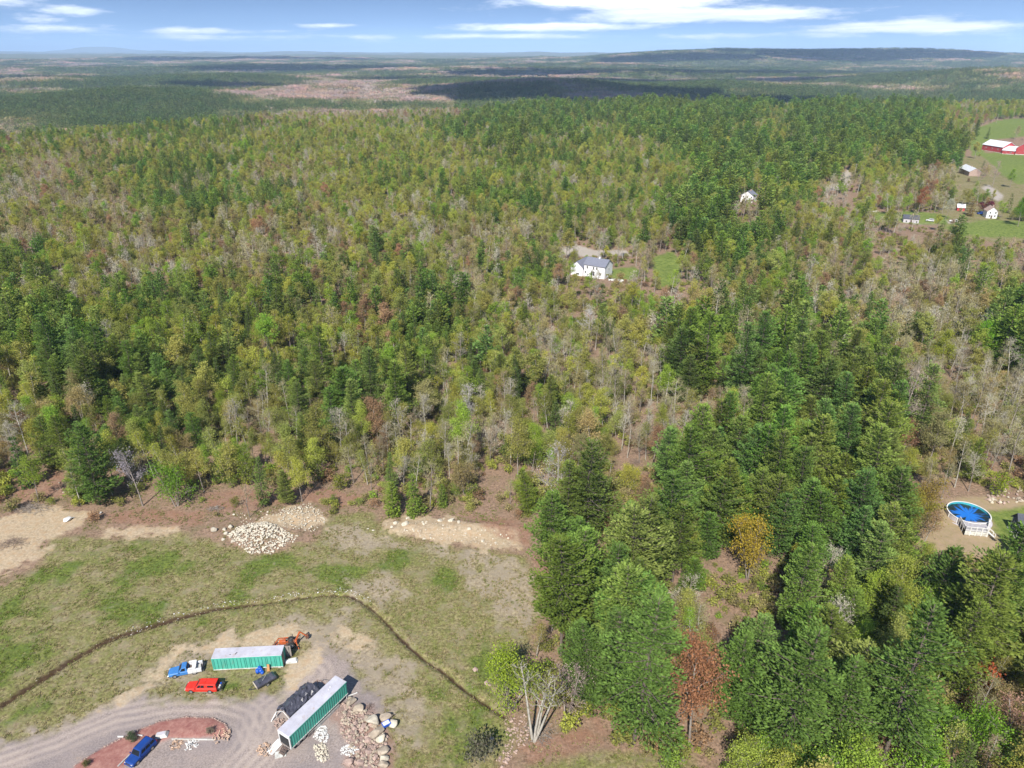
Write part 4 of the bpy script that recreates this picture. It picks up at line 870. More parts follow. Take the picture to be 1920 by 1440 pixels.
def pool_cover_mat():
    m, nt, out = nodes('blue_pool_cover'); L = nt.links; tc = nt.nodes.new('ShaderNodeTexCoord'); sp = nt.nodes.new('ShaderNodeSeparateXYZ'); L.new(tc.outputs['Object'], sp.inputs[0])
    ang = mth(nt, 'ARCTAN2', sp.outputs[1], sp.outputs[0]); rr = mth(nt, 'SQRT', mth(nt, 'ADD', mth(nt, 'MULTIPLY', sp.outputs[0], sp.outputs[0]), mth(nt, 'MULTIPLY', sp.outputs[1], sp.outputs[1])))
    ca = nt.nodes.new('ShaderNodeCombineXYZ'); L.new(mth(nt, 'COSINE', ang), ca.inputs[0]); L.new(mth(nt, 'SINE', ang), ca.inputs[1]); L.new(mth(nt, 'MULTIPLY', rr, .05), ca.inputs[2])
    nz = nt.nodes.new('ShaderNodeTexNoise'); nz.inputs['Scale'].default_value = 4.6; nz.inputs['Detail'].default_value = 7; L.new(ca.outputs[0], nz.inputs[0])
    f = mth(nt, 'SUBTRACT', nz.outputs[0], mrange(nt, rr, .6, 3.6, -.22, .10)); c = ramp(nt, mrange(nt, f, .44, .56), (.012, .022, .02), (.012, .15, .55))
    b = nt.nodes.new('ShaderNodeBsdfPrincipled'); b.inputs['Roughness'].default_value = .35; L.new(c, b.inputs['Base Color'])
    L.new(b.outputs[0], out.inputs[0]); return m
M['pool_cover'] = pool_cover_mat()
RG = random.Random(5)
def frame2(a, b, z=None):
    """ground points under two photo pixels -> origin, heading, length"""
    A, B = at(*a), at(*b); d = B - A; A.z = (LAND(A.x, A.y) + LAND(B.x, B.y)) / 2 if z is None else z; return A, math.atan2(d.y, d.x), math.hypot(d.x, d.y)
def wheel(parent, x, y, r=.36, w=.24, rim=True, name='wheel'):
    o = MB().tube([(x, y - w / 2, r), (x, y + w / 2, r)], r, 14).build(name, M['rubber'], parent)
    if rim: MB().tube([(x, y - w / 2 - .015, r), (x, y + w / 2 + .015, r)], r * .62, 12).build('rim', M['rim'], o)
    return o

# ------------------------------------------------------------------ storage container and trailer
def container():
    o, rz, L = frame2((401, 1258.5), (530.5, 1252)); L = 12.2; W, H, z0 = 2.44, 2.75, .16
    t = thing('storage_container', 'long green ribbed storage container with white roof lying level behind the red pickup', 'container', o, rz)
    MB().box((L / 2, W / 2, z0 + H / 2), (L - .1, W - .1, H - .06)).build('wall', M['green_steel'], t)
    rf = MB().box((L / 2, W / 2, z0 + H + .02), (L, W, .07)).build('roof', M['roof_white'], t, bevel=.015)
    MB().box((4.1, .95, z0 + H + .09), (.12, .5, .06), rz=-.5).build('roof_vent', M['dark_steel'], rf); MB().box((3.1, .75, z0 + H + .08), (.2, .12, .04)).build('roof_patch', M['dark_steel'], rf)
    x = .35; xs = []
    while x < L - .2:
        xs.append(x); x += RG.choice((.62, .62, .62, .3))
    for x in xs:
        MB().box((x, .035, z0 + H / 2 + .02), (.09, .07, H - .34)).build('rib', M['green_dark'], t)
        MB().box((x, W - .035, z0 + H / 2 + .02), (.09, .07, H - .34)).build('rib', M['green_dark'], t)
    for y in (.03, W - .03):
        MB().box((L / 2, y, z0 + .08), (L, .12, .16)).build('bottom_rail', M['rail_pale'], t); MB().box((L / 2, y, z0 + H - .1), (L, .1, .14)).build('top_rail', M['green_steel'], t)
    for x in (.06, L - .06):
        for y in (.06, W - .06): MB().box((x, y, z0 + H / 2), (.14, .14, H - .02)).build('corner_post', M['green_steel'], t)
    d1 = MB().box((L + .02, W * .27, z0 + H / 2), (.06, W * .46, H - .25)).build('door', M['plywood'], t); MB().tube([(L + .08, .5, z0 + .2), (L + .08, .5, z0 + H - .3)], .03).build('lock_rod', M['dark_steel'], d1)
    d2 = MB().box((L + .52, W - .1, z0 + H / 2), (1.05, .06, H - .25)).build('door', M['plywood'], t); MB().tube([(L + .7, W - .17, z0 + .2), (L + .7, W - .17, z0 + H - .3)], .03).build('lock_rod', M['dark_steel'], d2)
    for x in (.7, L / 2, L - .7):
        for y in (.25, W - .25): MB().box((x, y, .06), (.5, .4, .2)).build('footing_block', M['rail_pale'], t)
    def W2(x, y, z=0): q = Matrix.Rotation(rz, 3, 'Z') @ Vector((x, y, z)) + o; return q
    p = W2(L + .45, W + .15); l = thing('ladder', 'pale metal ladder leaning behind the open end of the green container', 'ladder', (p.x, p.y, LAND(p.x, p.y)), rz + .15)
    for s in (-.2, .2): MB().bar((s, -.25, 2.9), (s, .75, 0), .06, .05).build('rail', M['chrome'], l)
    for i in range(9): f = (i + .7) / 9.6; MB().bar((-.2, .75 - f, 2.9 * f), (.2, .75 - f, 2.9 * f), .035).build('rung', M['chrome'], l)
    p = at(546, 1241); bl = thing('board_stack', 'stack of pale grey sheets lying beside the open end of the container', 'boards', (p.x, p.y, LAND(p.x, p.y)), rz + .1)
    for i, (dx, dy) in enumerate(((0, 0), (.12, -.1), (-.1, .08), (.05, .15), (.0, -.15))): MB().box((dx, dy, .08 + i * .09), (2.1 - .1 * i, .95 - .08 * i, .07), rz=.04 * i).build('board', M['rail_pale' if i % 2 else 'white_paint'], bl)
    p = at(487, 1262); z = LAND(p.x, p.y)
    for i, (dx, dy, r, h) in enumerate(((0, 0, .34, .8), (.55, .1, .33, .75), (.2, .5, .33, .85), (.85, -.15, .28, .45))):
        b = MB().tube([(0, 0, 0), (0, 0, h * .3), (0, 0, h * .33), (0, 0, h * .66), (0, 0, h * .69), (0, 0, h)], [r * .95, r, r * 1.06, r * 1.06, r, r * .93], 14)
        o2 = thing('blue_barrel', ('left', 'right', 'rear', 'small front')[i] + ' blue plastic barrel before the green container', 'barrel', (p.x + dx - .3, p.y + dy, z), 0, 'blue barrels at the container'); b.build('drum', M['blue_plastic'], o2, smooth=True)
        MB().tube([(0, 0, h + .001), (0, 0, h + .04)], r * .8, 14).build('lid', M['blue_plastic'], o2)
    p = at(503.5, 1258.5); MBo = MB(); MBo.bar((0, 0, 0), (0, .28, 1.35), .42, .04).bar((-.3, -.02, .05), (.3, -.02, .05), .1, .1)
    pl = MBo.build('plank', M['orange_wood']); pl.location = (p.x, p.y, LAND(p.x, p.y)); tag(pl, 'short orange plank leaning against the long side of the green container', 'plank')
container()
def trailer():
    zt = 3.75; n = at0(541.9, 1382.2, zt); f = at0(649.6, 1278.3, zt); d = f - n; rz = math.atan2(d.y, d.x); L = math.hypot(d.x, d.y); W, z0 = 2.55, 1.0; H = zt - z0
    o = Vector((n.x, n.y, 0)); o.z = 0.0
    t = thing('box_trailer', 'green ribbed box trailer with white roof parked at an angle beside the rock pile', 'trailer', o, rz)     # local y points away to the left
    MB().box((L / 2 + .2, W / 2, z0 + H / 2), (L - .5, W - .1, H - .06)).build('wall', M['green_steel'], t)
    rf = MB().box((L / 2, W / 2, z0 + H + .02), (L, W, .07)).build('roof', M['roof_white'], t, bevel=.015)
    for xx, yy in ((L * .78, 1.3), (L * .82, 1.5)): MB().tube([(xx, yy, z0 + H + .05), (xx, yy, z0 + H + .13)], .1, 8).build('roof_vent', M['white_paint'], rf)
    k = 26
    for i in range(k):
        x = .3 + (L - .6) * i / (k - 1)
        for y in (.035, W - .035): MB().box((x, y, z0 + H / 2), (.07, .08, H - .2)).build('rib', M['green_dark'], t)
    for y in (.02, W - .02):
        MB().box((L / 2, y, z0 + .03), (L, .1, .18)).build('bottom_rail', M['rail_pale'], t); MB().box((L / 2, y, z0 + H - .08), (L, .1, .14)).build('top_rail', M['green_steel'], t)
    for y in (.08, W - .08): MB().box((.03, y, z0 + H / 2), (.16, .18, H)).build('door_post', M['white_paint'], t)
    MB().box((.03, W / 2, z0 + H - .32), (.14, W - .34, .6)).build('door_header', M['white_paint'], t); MB().box((.03, W / 2, z0 + .02), (.2, W - .34, .18)).build('sill', M['plywood'], t)
    MB().box((.06, W / 2, z0 + .95), (.05, W - .36, 1.65)).build('end_shade_panel', M['dark_in'], t)  # near-black panel: the shade inside the open end put into its colour
    for x in (1.6, 2.8):
        for y in (.35, W - .35): wheel(t, x, y, .5, .3)
    for y in (.5, W - .5):
        g = MB().bar((L - 2.6, y, z0), (L - 2.6, y, .08), .16).build('landing_leg', M['dark_steel'], t); MB().box((L - 2.6, y, .04), (.35, .35, .08)).build('foot_plate', M['dark_steel'], g)
    MB().box((L / 2, W / 2, z0 - .12), (L - 1, 1.0, .2)).build('chassis', M['dark_steel'], t)
    MB().box((L * .60, -.12, .42), (L * .44, .06, .85), tilt=(.16, 0)).build('skirt_board', M['rail_pale'], t); MB().box((L * .34, -.1, .5), (1.9, .06, .8), tilt=(.2, 0)).build('skirt_board', M['plywood'], t)
    MB().bar((L - .3, .1, .9), (L - .3, .1, 0), .1).build('prop', M['white_paint'], t)
    def Wp(x, y): q = Matrix.Rotation(rz, 3, 'Z') @ Vector((x, y, 0)) + o; return Vector((q.x, q.y, LAND(q.x, q.y)))
    st = thing('steps', 'brown wooden steps at the open lower end of the trailer', 'steps', Wp(-.05, W / 2), rz + math.pi)
    for i in range(3): MB().box((.2 + .32 * i, 0, .78 - .27 * i), (.34, 1.1, .06)).build('tread', M['brown_board'], st)
    for s in (-.5, .5): MB().bar((0, s, .9), (1.05, s, .05), .06, .2).build('stringer', M['brown_board'], st)
    p = at(516, 1401); b = MB().box((0, 0, .12), (1.3, 2.6, .07), tilt=(.03, .02)).build('plywood_sheet', M['white_paint'], bevel=.01); b.location = (p.x, p.y, LAND(p.x, p.y)); b.rotation_euler = (0, 0, rz - math.pi / 2 + .05); tag(b, 'white flat panel lying on the gravel before the trailer end', 'panel')
    p = at(526, 1414); b = MB().box((0, 0, .05), (1.7, 1.2, .07)).build('plywood_sheet', M['rail_pale'], bevel=.01); b.location = (p.x, p.y, LAND(p.x, p.y)); b.rotation_euler = (0, 0, .3); tag(b, 'pale greenish sheet lying right of the white panel', 'panel')
    for i, (px, py, ln, a, mt, lb) in enumerate(((556, 1396, 1.6, .9, 'white_paint', 'short white pipe on the gravel under the trailer corner'), (566, 1384, 1.8, .75, 'brown_board', 'dark beam lying under the green trailer side'), (572, 1377, 1.5, 1.9, 'plywood', 'grey plank propped against the trailer side'),
                                              (660, 1304, 1.9, .4, 'white_paint', 'white bent pole at the far end of the trailer'))):
        p = at(px, py); b = MB().bar((-ln / 2, 0, .1), (ln / 2, 0, .22 if i != 2 else .9), .22 if i != 3 else .1, .12).build(('pipe', 'beam', 'plank', 'pole')[i], M[mt]); b.location = (p.x, p.y, LAND(p.x, p.y)); b.rotation_euler = (0, 0, a); tag(b, lb, ('pipe', 'beam', 'plank', 'pole')[i])
    # tarp shelter left of the trailer
    a = at(551, 1326); q = Wp(3.4, W + .25); rs = rz
    s = thing('tarp_shelter', 'sagging black tarp shelter on white posts behind the trailer', 'shelter', Wp(3.4, W + 1.0), rs); SL, SW, SH = 6.4, 3.7, 3.0; n, k = 15, 11; V = []; F = []; R = np.random.RandomState(3)
    for i in range(n):
        for j in range(k):
            u, v = i / (n - 1), j / (k - 1); zz = SH - .95 * abs(v - .5) * 2 - .35 * math.sin(u * math.pi * 3) ** 2 * (abs(v - .5) < .4) * .5 + R.normal(0, .12); V.append((u * SL + R.normal(0, .05), v * SW + R.normal(0, .05), zz + .1 if 0 < j < k - 1 else .9 + R.normal(0, .15)))
    for i in range(n - 1):
        for j in range(k - 1): F.append((i * k + j, (i + 1) * k + j, (i + 1) * k + j + 1, i * k + j + 1))
    tp = MB().add(V, F).build('tarp', M['black_tarp'], s); sm = tp.modifiers.new('thick', 'SOLIDIFY'); sm.thickness = .04
    for x in (0, SL / 2, SL):
        for y in (0, SW): MB().bar((x, y, 0), (x, y, 1.35), .09).build('post', M['white_paint'], s)
        MB().bar((x, 0, 1.35), (x, SW / 2, SH - .4), .08).build('rafter', M['white_paint'], s); MB().bar((x, SW, 1.35), (x, SW / 2, SH - .4), .08).build('rafter', M['white_paint'], s)
    MB().bar((0, SW / 2, SH - .45), (SL, SW / 2, SH - .45), .07).build('ridge_pole', M['white_paint'], s)
    for y in (0, SW): MB().bar((-.05, y, 1.2), (-1.1, y + .2, .05), .16, .05).build('brace', M['white_paint'], s)
    fr = thing('hoop_shelter', 'thin bare pipe hoops standing behind the tarp shelter', 'shelter', Wp(9.8, W + 1.2), rs)
    for y in (0, 2.2): MB().tube([(0, y, 0), (0, y, 1.9)], .04, 6).build('post', M['rust'], fr); MB().tube([(1.6, y, 0), (1.6, y, 1.9)], .04, 6).build('post', M['rust'], fr); MB().tube([(0, y, 1.9), (1.6, y, 1.9)], .04, 6).build('side_rail', M['rust'], fr)
    for x in (0, 1.6): MB().tube([(x, 0, 1.9), (x, 1.1, 2.3), (x, 2.2, 1.9)], .04, 6).build('hoop', M['rust'], fr)
trailer()

# ------------------------------------------------------------------ cars and trucks: lofted bodies. local x = forward, origin on the ground under the middle
def ring(x, hw, zb, zt, rnd=.12, tuck=0.0):
    return [(x, -hw + tuck, zb), (x, hw - tuck, zb), (x, hw, zb + (zt - zb) * .35), (x, hw, zt - rnd), (x, hw - rnd, zt), (x, -hw + rnd, zt), (x, -hw, zt - rnd), (x, -hw, zb + (zt - zb) * .35)]
def cab(mb, x0, x1, x2, x3, zb, zt, hb, ht):
    """greenhouse: foot x0..x3, roof x1..x2 (x rising forward)"""
    return mb.add([(x0, -hb, zb), (x3, -hb, zb), (x3, hb, zb), (x0, hb, zb), (x1, -ht, zt), (x2, -ht, zt), (x2, ht, zt), (x1, ht, zt)], [(3, 2, 1, 0), (4, 5, 6, 7), (0, 1, 5, 4), (1, 2, 6, 5), (2, 3, 7, 6), (3, 0, 4, 7)])
def pane(t, p0, p1, p2, p3, name='window', out=.012, mat='glass'):
    a, b, c, d = map(Vector, (p0, p1, p2, p3)); n = (b - a).cross(d - a).normalized(); ctr = (a + b + c + d) / 4
    P = [q + (ctr - q) * .0 + n * out for q in (a, b, c, d)]; Q = [q - n * .03 for q in (a, b, c, d)]
    return MB().add(P + Q, [(0, 1, 2, 3), (7, 6, 5, 4), (0, 4, 5, 1), (1, 5, 6, 2), (2, 6, 7, 3), (3, 7, 4, 0)]).build(name, M[mat], t)
def lerp3(a, b, f): return tuple(a[i] + (b[i] - a[i]) * f for i in range(3))
def quad_on(t, A, B, Cc, Dd, u0, u1, v0, v1, name='window', mat='glass'):
    """a pane on the slanted quad A B C D (A->B along, A->D up) between fractions"""
    f = lambda u, v: lerp3(lerp3(A, B, u), lerp3(Dd, Cc, u), v); return pane(t, f(u0, v0), f(u1, v0), f(u1, v1), f(u0, v1), name, mat=mat)
def vehicle(kind, label, a, b, paint):
    """a = photo pixel under the rear, b = under the front (near side, on the ground)"""
    A, B = at(*a), at(*b); c = (A + B) / 2; d = (B - A).normalized(); rz = math.atan2(d.y, d.x); L = {'suv': 4.8, 'pickup_cap': 5.6, 'service': 5.6}[kind]; hw = .96; n = Vector((-d.y, d.x, 0))
    if n.y < 0: n = -n
    c += n * hw * .9; t = thing('suv' if kind == 'suv' else 'pickup_truck', label, 'car' if kind == 'suv' else 'truck', (c.x, c.y, LAND(c.x, c.y)), rz); P = M[paint]; h = L / 2
    bz = .42 if kind != 'suv' else .34; belt = 1.08 if kind != 'suv' else 1.0
    rear_body = -h if kind != 'service' else -.55
    bd = MB().loft([ring(rear_body, hw - .06, bz + .12, belt - .04, .1), ring(rear_body + .12, hw, bz, belt, .1), ring(h * .30, hw, bz, belt, .1), ring(h * .45, hw, bz, belt - .02, .12), ring(h * .88, hw - .05, bz + .02, belt - .10, .16), ring(h * .98, hw - .16, bz + .1, belt - .24, .14)]).build('body', P, t, smooth=False, bevel=.02)
    if kind == 'suv': X = (-h + .05, -h + .42, h * .18, h * .42); zt = 1.72
    elif kind == 'pickup_cap': X = (-.80, -.78, h * .12, h * .36); zt = 1.82
    else: X = (-.5, -.38, h * .14, h * .38); zt = 1.82
    hb, ht = hw - .05, hw - .22; g = cab(MB(), X[0], X[1], X[2], X[3], belt - .03, zt, hb, ht).build('cabin', P, t, bevel=.05)
    Z = belt - .03; fr = [(X[3], hb, Z), (X[3], -hb, Z), (X[2], -ht, zt), (X[2], ht, zt)]; quad_on(t, fr[1], fr[0], fr[3], fr[2], .06, .94, .12, .92, 'windscreen')
    re = [(X[0], hb, Z), (X[0], -hb, Z), (X[1], -ht, zt), (X[1], ht, zt)]; quad_on(t, re[0], re[1], re[2], re[3], .08, .92, .22, .9, 'rear_window')
    spans = {'suv': ((.05, .30), (.34, .60), (.64, .88)), 'pickup_cap': ((.08, .46), (.52, .86)), 'service': ((.25, .82),)}[kind]
    for s in (-1, 1):
        A_ = (X[0], s * hb, Z); B_ = (X[3], s * hb, Z); C_ = (X[2], s * ht, zt); D_ = (X[1], s * ht, zt)
        for (u0, u1) in spans:
            if s < 0: quad_on(t, A_, B_, C_, D_, u0, u1, .22, .86, 'side_window')
            else: quad_on(t, B_, A_, D_, C_, 1 - u1, 1 - u0, .22, .86, 'side_window')
        MB().box((X[3] - .12, s * (hw + .1), belt + .08), (.12, .2, .16)).build('mirror', P, t)
        MB().box((h * .95, s * (hw - .34), belt - .3), (.14, .34, .16)).build('headlight', M['lamp_glass'], t)
        if kind != 'service': MB().box((-h + .02, s * (hw - .1), belt - .12), (.08, .16, .3)).build('tail_light', M['tail_red'], t)
        for x in (h * .60, -h * .56): wheel(t, x, s * (hw - .1), .40 if kind != 'suv' else .37, .26)
        if kind == 'suv': MB().bar((X[1] + .2, s * (ht - .08), zt + .06), (X[2] - .2, s * (ht - .08), zt + .06), .05).build('roof_rail', M['dark_steel'], t)
    MB().box((h * .985, 0, bz + .12), (.14, hw * 1.7, .2)).build('front_bumper', P if kind == 'suv' else M['chrome'], t, bevel=.03)
    MB().box((h * .99, 0, bz + .36), (.06, hw * 1.0, .2)).build('grille', M['dark_steel'], t)
    if kind == 'pickup_cap':
        x0, x1 = -h + .06, -.76; zc = 1.80
        MB().add([(x0, -hb, belt - .02), (x1, -hb, belt - .02), (x1, hb, belt - .02), (x0, hb, belt - .02), (x0 + .1, -ht, zc), (x1, -ht, zc), (x1, ht, zc), (x0 + .1, ht, zc)], [(3, 2, 1, 0), (4, 5, 6, 7), (0, 1, 5, 4), (1, 2, 6, 5), (2, 3, 7, 6), (3, 0, 4, 7)]).build('bed_cap', P, t, bevel=.04)
        for s in (-1, 1):
            A_ = (x0, s * hb, belt); B_ = (x1, s * hb, belt); C_ = (x1, s * ht, zc); D_ = (x0 + .1, s * ht, zc)
            (quad_on(t, A_, B_, C_, D_, .2, .75, .3, .8, 'cap_window') if s < 0 else quad_on(t, B_, A_, D_, C_, .25, .8, .3, .8, 'cap_window'))
        quad_on(t, (x0, hb, belt), (x0, -hb, belt), (x0 + .1, -ht, zc), (x0 + .1, ht, zc), .06, .94, .05, .92, 'cap_hatch')
        tg = MB().box((-h - .32, 0, .88), (.62, hw * 1.75, .08)).build('tailgate', M['dark_steel'], t); MB().box((-h - .6, 0, .6), (.16, hw * 1.8, .18)).build('rear_bumper', M['chrome'], t)
        for i, (yy, mm) in enumerate(((-.4, 'blue_plastic'), (.1, 'white_paint'), (.5, 'rail_pale'))): MB().box((-h - .3, yy, 1.0), (.22, .2, .18), rz=.3 * i).build('load_item', M[mm], tg)
    if kind == 'service':
        MB().box((-h * .6 , 0, .62), (h * .82, 1.5, .12)).build('bed_floor', M['plywood'], t)
        for s in (-1, 1):
            sd = MB().box((-h * .60, s * .86, .86), (h * .82, .34, .74)).build('side_box', M['steel_box'], t, bevel=.02)
            for i in range(3): MB().box((-h * .86 + i * .72, s * 1.04, .92), (.6, .03, .44)).build('locker_door', M['white_paint'], sd)
        MB().box((-h * .58, 0, 1.55), (.62, 1.9, .08)).build('rack_panel', M['white_paint'], t, bevel=.01)
        for s in (-1, 1):
            MB().box((-h * .45, s * .86, 1.52), (1.15, .3, .07)).build('rack_rail', M['white_paint'], t)
            for x in (-h * .22, -h * .62): MB().bar((x, s * .86, 1.2), (x, s * .86, 1.52), .07).build('rack_post', M['white_paint'], t)
        MB().box((-h * .8, .1, .82), (.8, 1.0, .35), rz=.2).build('load', M['rail_pale'], t); MB().box((-h * .35, -.1, .78), (.7, .9, .3), rz=-.3).build('load', M['brown_board'], t)
        MB().box((-h - .1, 0, .62), (.1, hw * 1.8, .5)).build('tailgate', M['dark_steel'], t); MB().box((-h - .2, 0, .45), (.14, hw * 1.8, .14)).build('rear_bumper', M['chrome'], t)
    return t
vehicle('pickup_cap', 'bright red pickup with red bed cap parked on the gravel edge', (405, 1300), (350, 1300), 'red_paint')
vehicle('service', 'blue pickup with white service body and rack left of the container', (376, 1262), (319, 1273), 'blue_paint')
vehicle('suv', 'dark blue wagon car parked across the mulch bed edge', (294, 1397), (251, 1441), 'navy_paint')
def small_trailer():
    o, rz, L = frame2((484, 1296), (521, 1275)); L = 4.2
    t = thing('utility_trailer', 'small black tarp covered utility trailer right of the red pickup', 'trailer', o, rz)
    V = []; F = []; R = np.random.RandomState(8); n, k = 9, 6
    for i in range(n):
        for j in range(k): u, v = i / (n - 1), j / (k - 1); e = (min(u, 1 - u) > .01) and (0 < j < k - 1); V.append((u * L * .85, v * 1.8, .75 + (.45 - .25 * u + R.normal(0, .07) if e else R.normal(0, .03))))
    for i in range(n - 1):
        for j in range(k - 1): F.append((i * k + j, (i + 1) * k + j, (i + 1) * k + j + 1, i * k + j + 1))
    MB().box((L * .425, .9, .58), (L * .84, 1.74, .34)).build('tray', M['dark_steel'], t); tp = MB().add(V, F).build('tarp', M['black_tarp'], t); sm = tp.modifiers.new('thick', 'SOLIDIFY'); sm.thickness = .03
    for y in (-.1, 1.9): wheel(t, L * .42, y, .33, .2)
    MB().bar((0, .3, .45), (-1.2, .9, .42), .09).build('tongue', M['dark_steel'], t); MB().bar((0, 1.5, .45), (-1.2, .9, .42), .09).build('tongue', M['dark_steel'], t); MB().bar((1.2, .5, 1.24), (2.2, 1.3, 1.2), .05).build('strap', M['rail_pale'], t)
    MB().bar((-.05, .05, .6), (-.05, 1.75, .6), .07, .5).build('front_board', M['board'], t)
small_trailer()
def backhoe():
    p = at(541, 1211); t = thing('backhoe', 'orange rusty backhoe digger parked behind the open container end', 'digger', (p.x, p.y, LAND(p.x, p.y)), .25)
    MB().box((0, 0, .75), (2.6, .9, .4)).build('chassis', M['rust'], t, bevel=.03); MB().box((-.9, 0, 1.25), (1.3, .8, .65), taper=.9).build('engine_hood', M['orange'], t, bevel=.05)
    MB().box((.45, 0, 1.15), (.6, .55, .3)).build('seat', M['dark_steel'], t, bevel=.04); MB().box((.2, 0, 1.02), (1.0, .9, .12)).build('platform', M['rust'], t)
    for x, r in ((-1.15, .42), (.55, .68)):
        for y in (-.8, .8): wheel(t, x, y, r, .36)
    for y in (-.55, .55):
        MB().bar((.1, y, 1.5), (-1.6, y, 1.7), .12, .16).build('loader_arm', M['orange'], t); MB().bar((-1.6, y, 1.7), (-2.4, y, .6), .12, .16).build('loader_arm', M['orange'], t); MB().bar((-.6, y, .8), (-1.8, y, 1.4), .09).build('ram', M['chrome'], t)
    MB().loft([[(-2.9, y, .15), (-2.35, y, .2), (-2.3, y, .8), (-2.45, y, .85), (-2.5, y, .35)] for y in (-.95, .95)]).build('loader_bucket', M['rust'], t)
    for y in (-.4, .4): MB().bar((.95, y, 1.0), (.95, y, 2.3), .08).build('roll_bar', M['dark_steel'], t)
    MB().bar((.95, -.44, 2.3), (.95, .44, 2.3), .08).build('roll_bar', M['dark_steel'], t)
    MB().box((1.4, 0, .8), (.4, .6, .7)).build('swing_post', M['orange'], t, bevel=.03); bm_ = MB().bar((1.45, 0, 1.1), (2.3, .35, 2.6), .2, .26).build('boom', M['orange'], t); MB().bar((1.55, .1, 1.4), (2.1, .3, 2.0), .12).build('ram', M['chrome'], bm_)
    MB().bar((2.3, .35, 2.6), (3.3, .7, 1.1), .17, .2).build('dipper', M['orange'], t); MB().loft([[(3.1, .45 + y, 1.1), (3.6, .6 + y, 1.15), (3.75, .65 + y, .6), (3.35, .5 + y, .35), (3.2, .45 + y, .6)] for y in (0, .55)]).build('digger_bucket', M['rust'], t)
    for y in (-1, 1): MB().bar((1.5, y * .45, .7), (1.9, y * 1.35, .1), .12).build('stabiliser', M['orange'], t)
backhoe()

# ------------------------------------------------------------------ rocks, stone heaps, wood
def hull_mesh(name, seed, mat, n=16):
    R = np.random.RandomState(seed); bm = bmesh.new(); P = unit(R.normal(0, 1, (n, 3))) * R.uniform(.78, 1.05, (n, 1)) * np.array([.62, .5, .42])
    for p in P: bm.verts.new(p)
    r_ = bmesh.ops.convex_hull(bm, input=bm.verts); bmesh.ops.delete(bm, geom=[v for v in bm.verts if not v.link_faces], context='VERTS'); bmesh.ops.bevel(bm, geom=list(bm.edges), offset=.05, segments=1, affect='EDGES')
    me = bpy.data.meshes.new(name); bm.to_mesh(me); bm.free(); me.materials.append(mat); return me
ROCKM = {k: [hull_mesh('boulder_' + k, 100 * i + j, M[k], 15 + j * 2) for j in range(5)] for i, k in enumerate(('rock', 'rock_pale', 'rock_pink', 'stone_white'))}
def boulder(px, py, size, mat, label, group=None, flat=1.0, sink=.18):
    p = at(px, py); o = bpy.data.objects.new('boulder', RG.choice(ROCKM[mat])); C.objects.link(o); o.location = (p.x, p.y, LAND(p.x, p.y) + size * flat * (.42 - sink)); o.rotation_euler = (RG.uniform(-.3, .3), RG.uniform(-.3, .3), RG.uniform(0, 6.28))
    o.scale = (size * RG.uniform(.85, 1.1), size * RG.uniform(.85, 1.15), size * flat * RG.uniform(.85, 1.05)); tag(o, label, 'boulder', group); return o
def stones(name, poly, n, s0, s1, mat, parent=None, heap=0.0, line=None, jit=.5):
    """many small stones as ONE mesh"""
    R = np.random.RandomState(n + len(name)); V = []; F = []; base = [mesh_np(m_) for m_ in ROCKM[mat][:3]]; nv = 0; k = 0; QS = []
    if line is None: P = np.array(poly); lo, hi = P.min(0), P.max(0); c = P.mean(0)
    while k < n:
        if line is None:
            q = R.uniform(lo, hi)
            d = pin(poly, np.array([q[0]]), np.array([q[1]]))[0]
            if d < 0: continue
        else:
            i = R.randint(len(line) - 1); t = R.rand(); q = np.array(line[i]) * (1 - t) + np.array(line[i + 1]) * t + R.normal(0, jit, 2); d = 0
        s = s0 + (s1 - s0) * R.rand() ** 2.2; v, f = base[R.randint(3)]; a = R.uniform(0, 6.28); ca, sa = math.cos(a), math.sin(a); w = v * s * R.uniform(.8, 1.2, 3); w = np.column_stack([w[:, 0] * ca - w[:, 1] * sa, w[:, 0] * sa + w[:, 1] * ca, w[:, 2]])
        z = s * .15 + heap * min(1, max(d, 0) / 1.6) * R.uniform(.6, 1.1); V.append(w + [q[0], q[1], z]); QS.append((q[0], q[1], len(v))); F += [tuple(j + nv for j in ff) for ff in f]; nv += len(v); k += 1
    V = np.concatenate(V); A = np.array(QS); V[:, 2] += np.repeat(land(A[:, 0], A[:, 1]), A[:, 2].astype(int)); o = bpy.data.objects.new(name, mesh_from(name, V, F, M[mat])); C.objects.link(o); tag(o, kind='stuff'); return o
def mesh_np(me):
    v = np.empty(len(me.vertices) * 3); me.vertices.foreach_get('co', v); return v.reshape(-1, 3), [tuple(p.vertices) for p in me.polygons]
G1 = 'boulders of the rock pile by the trailer'
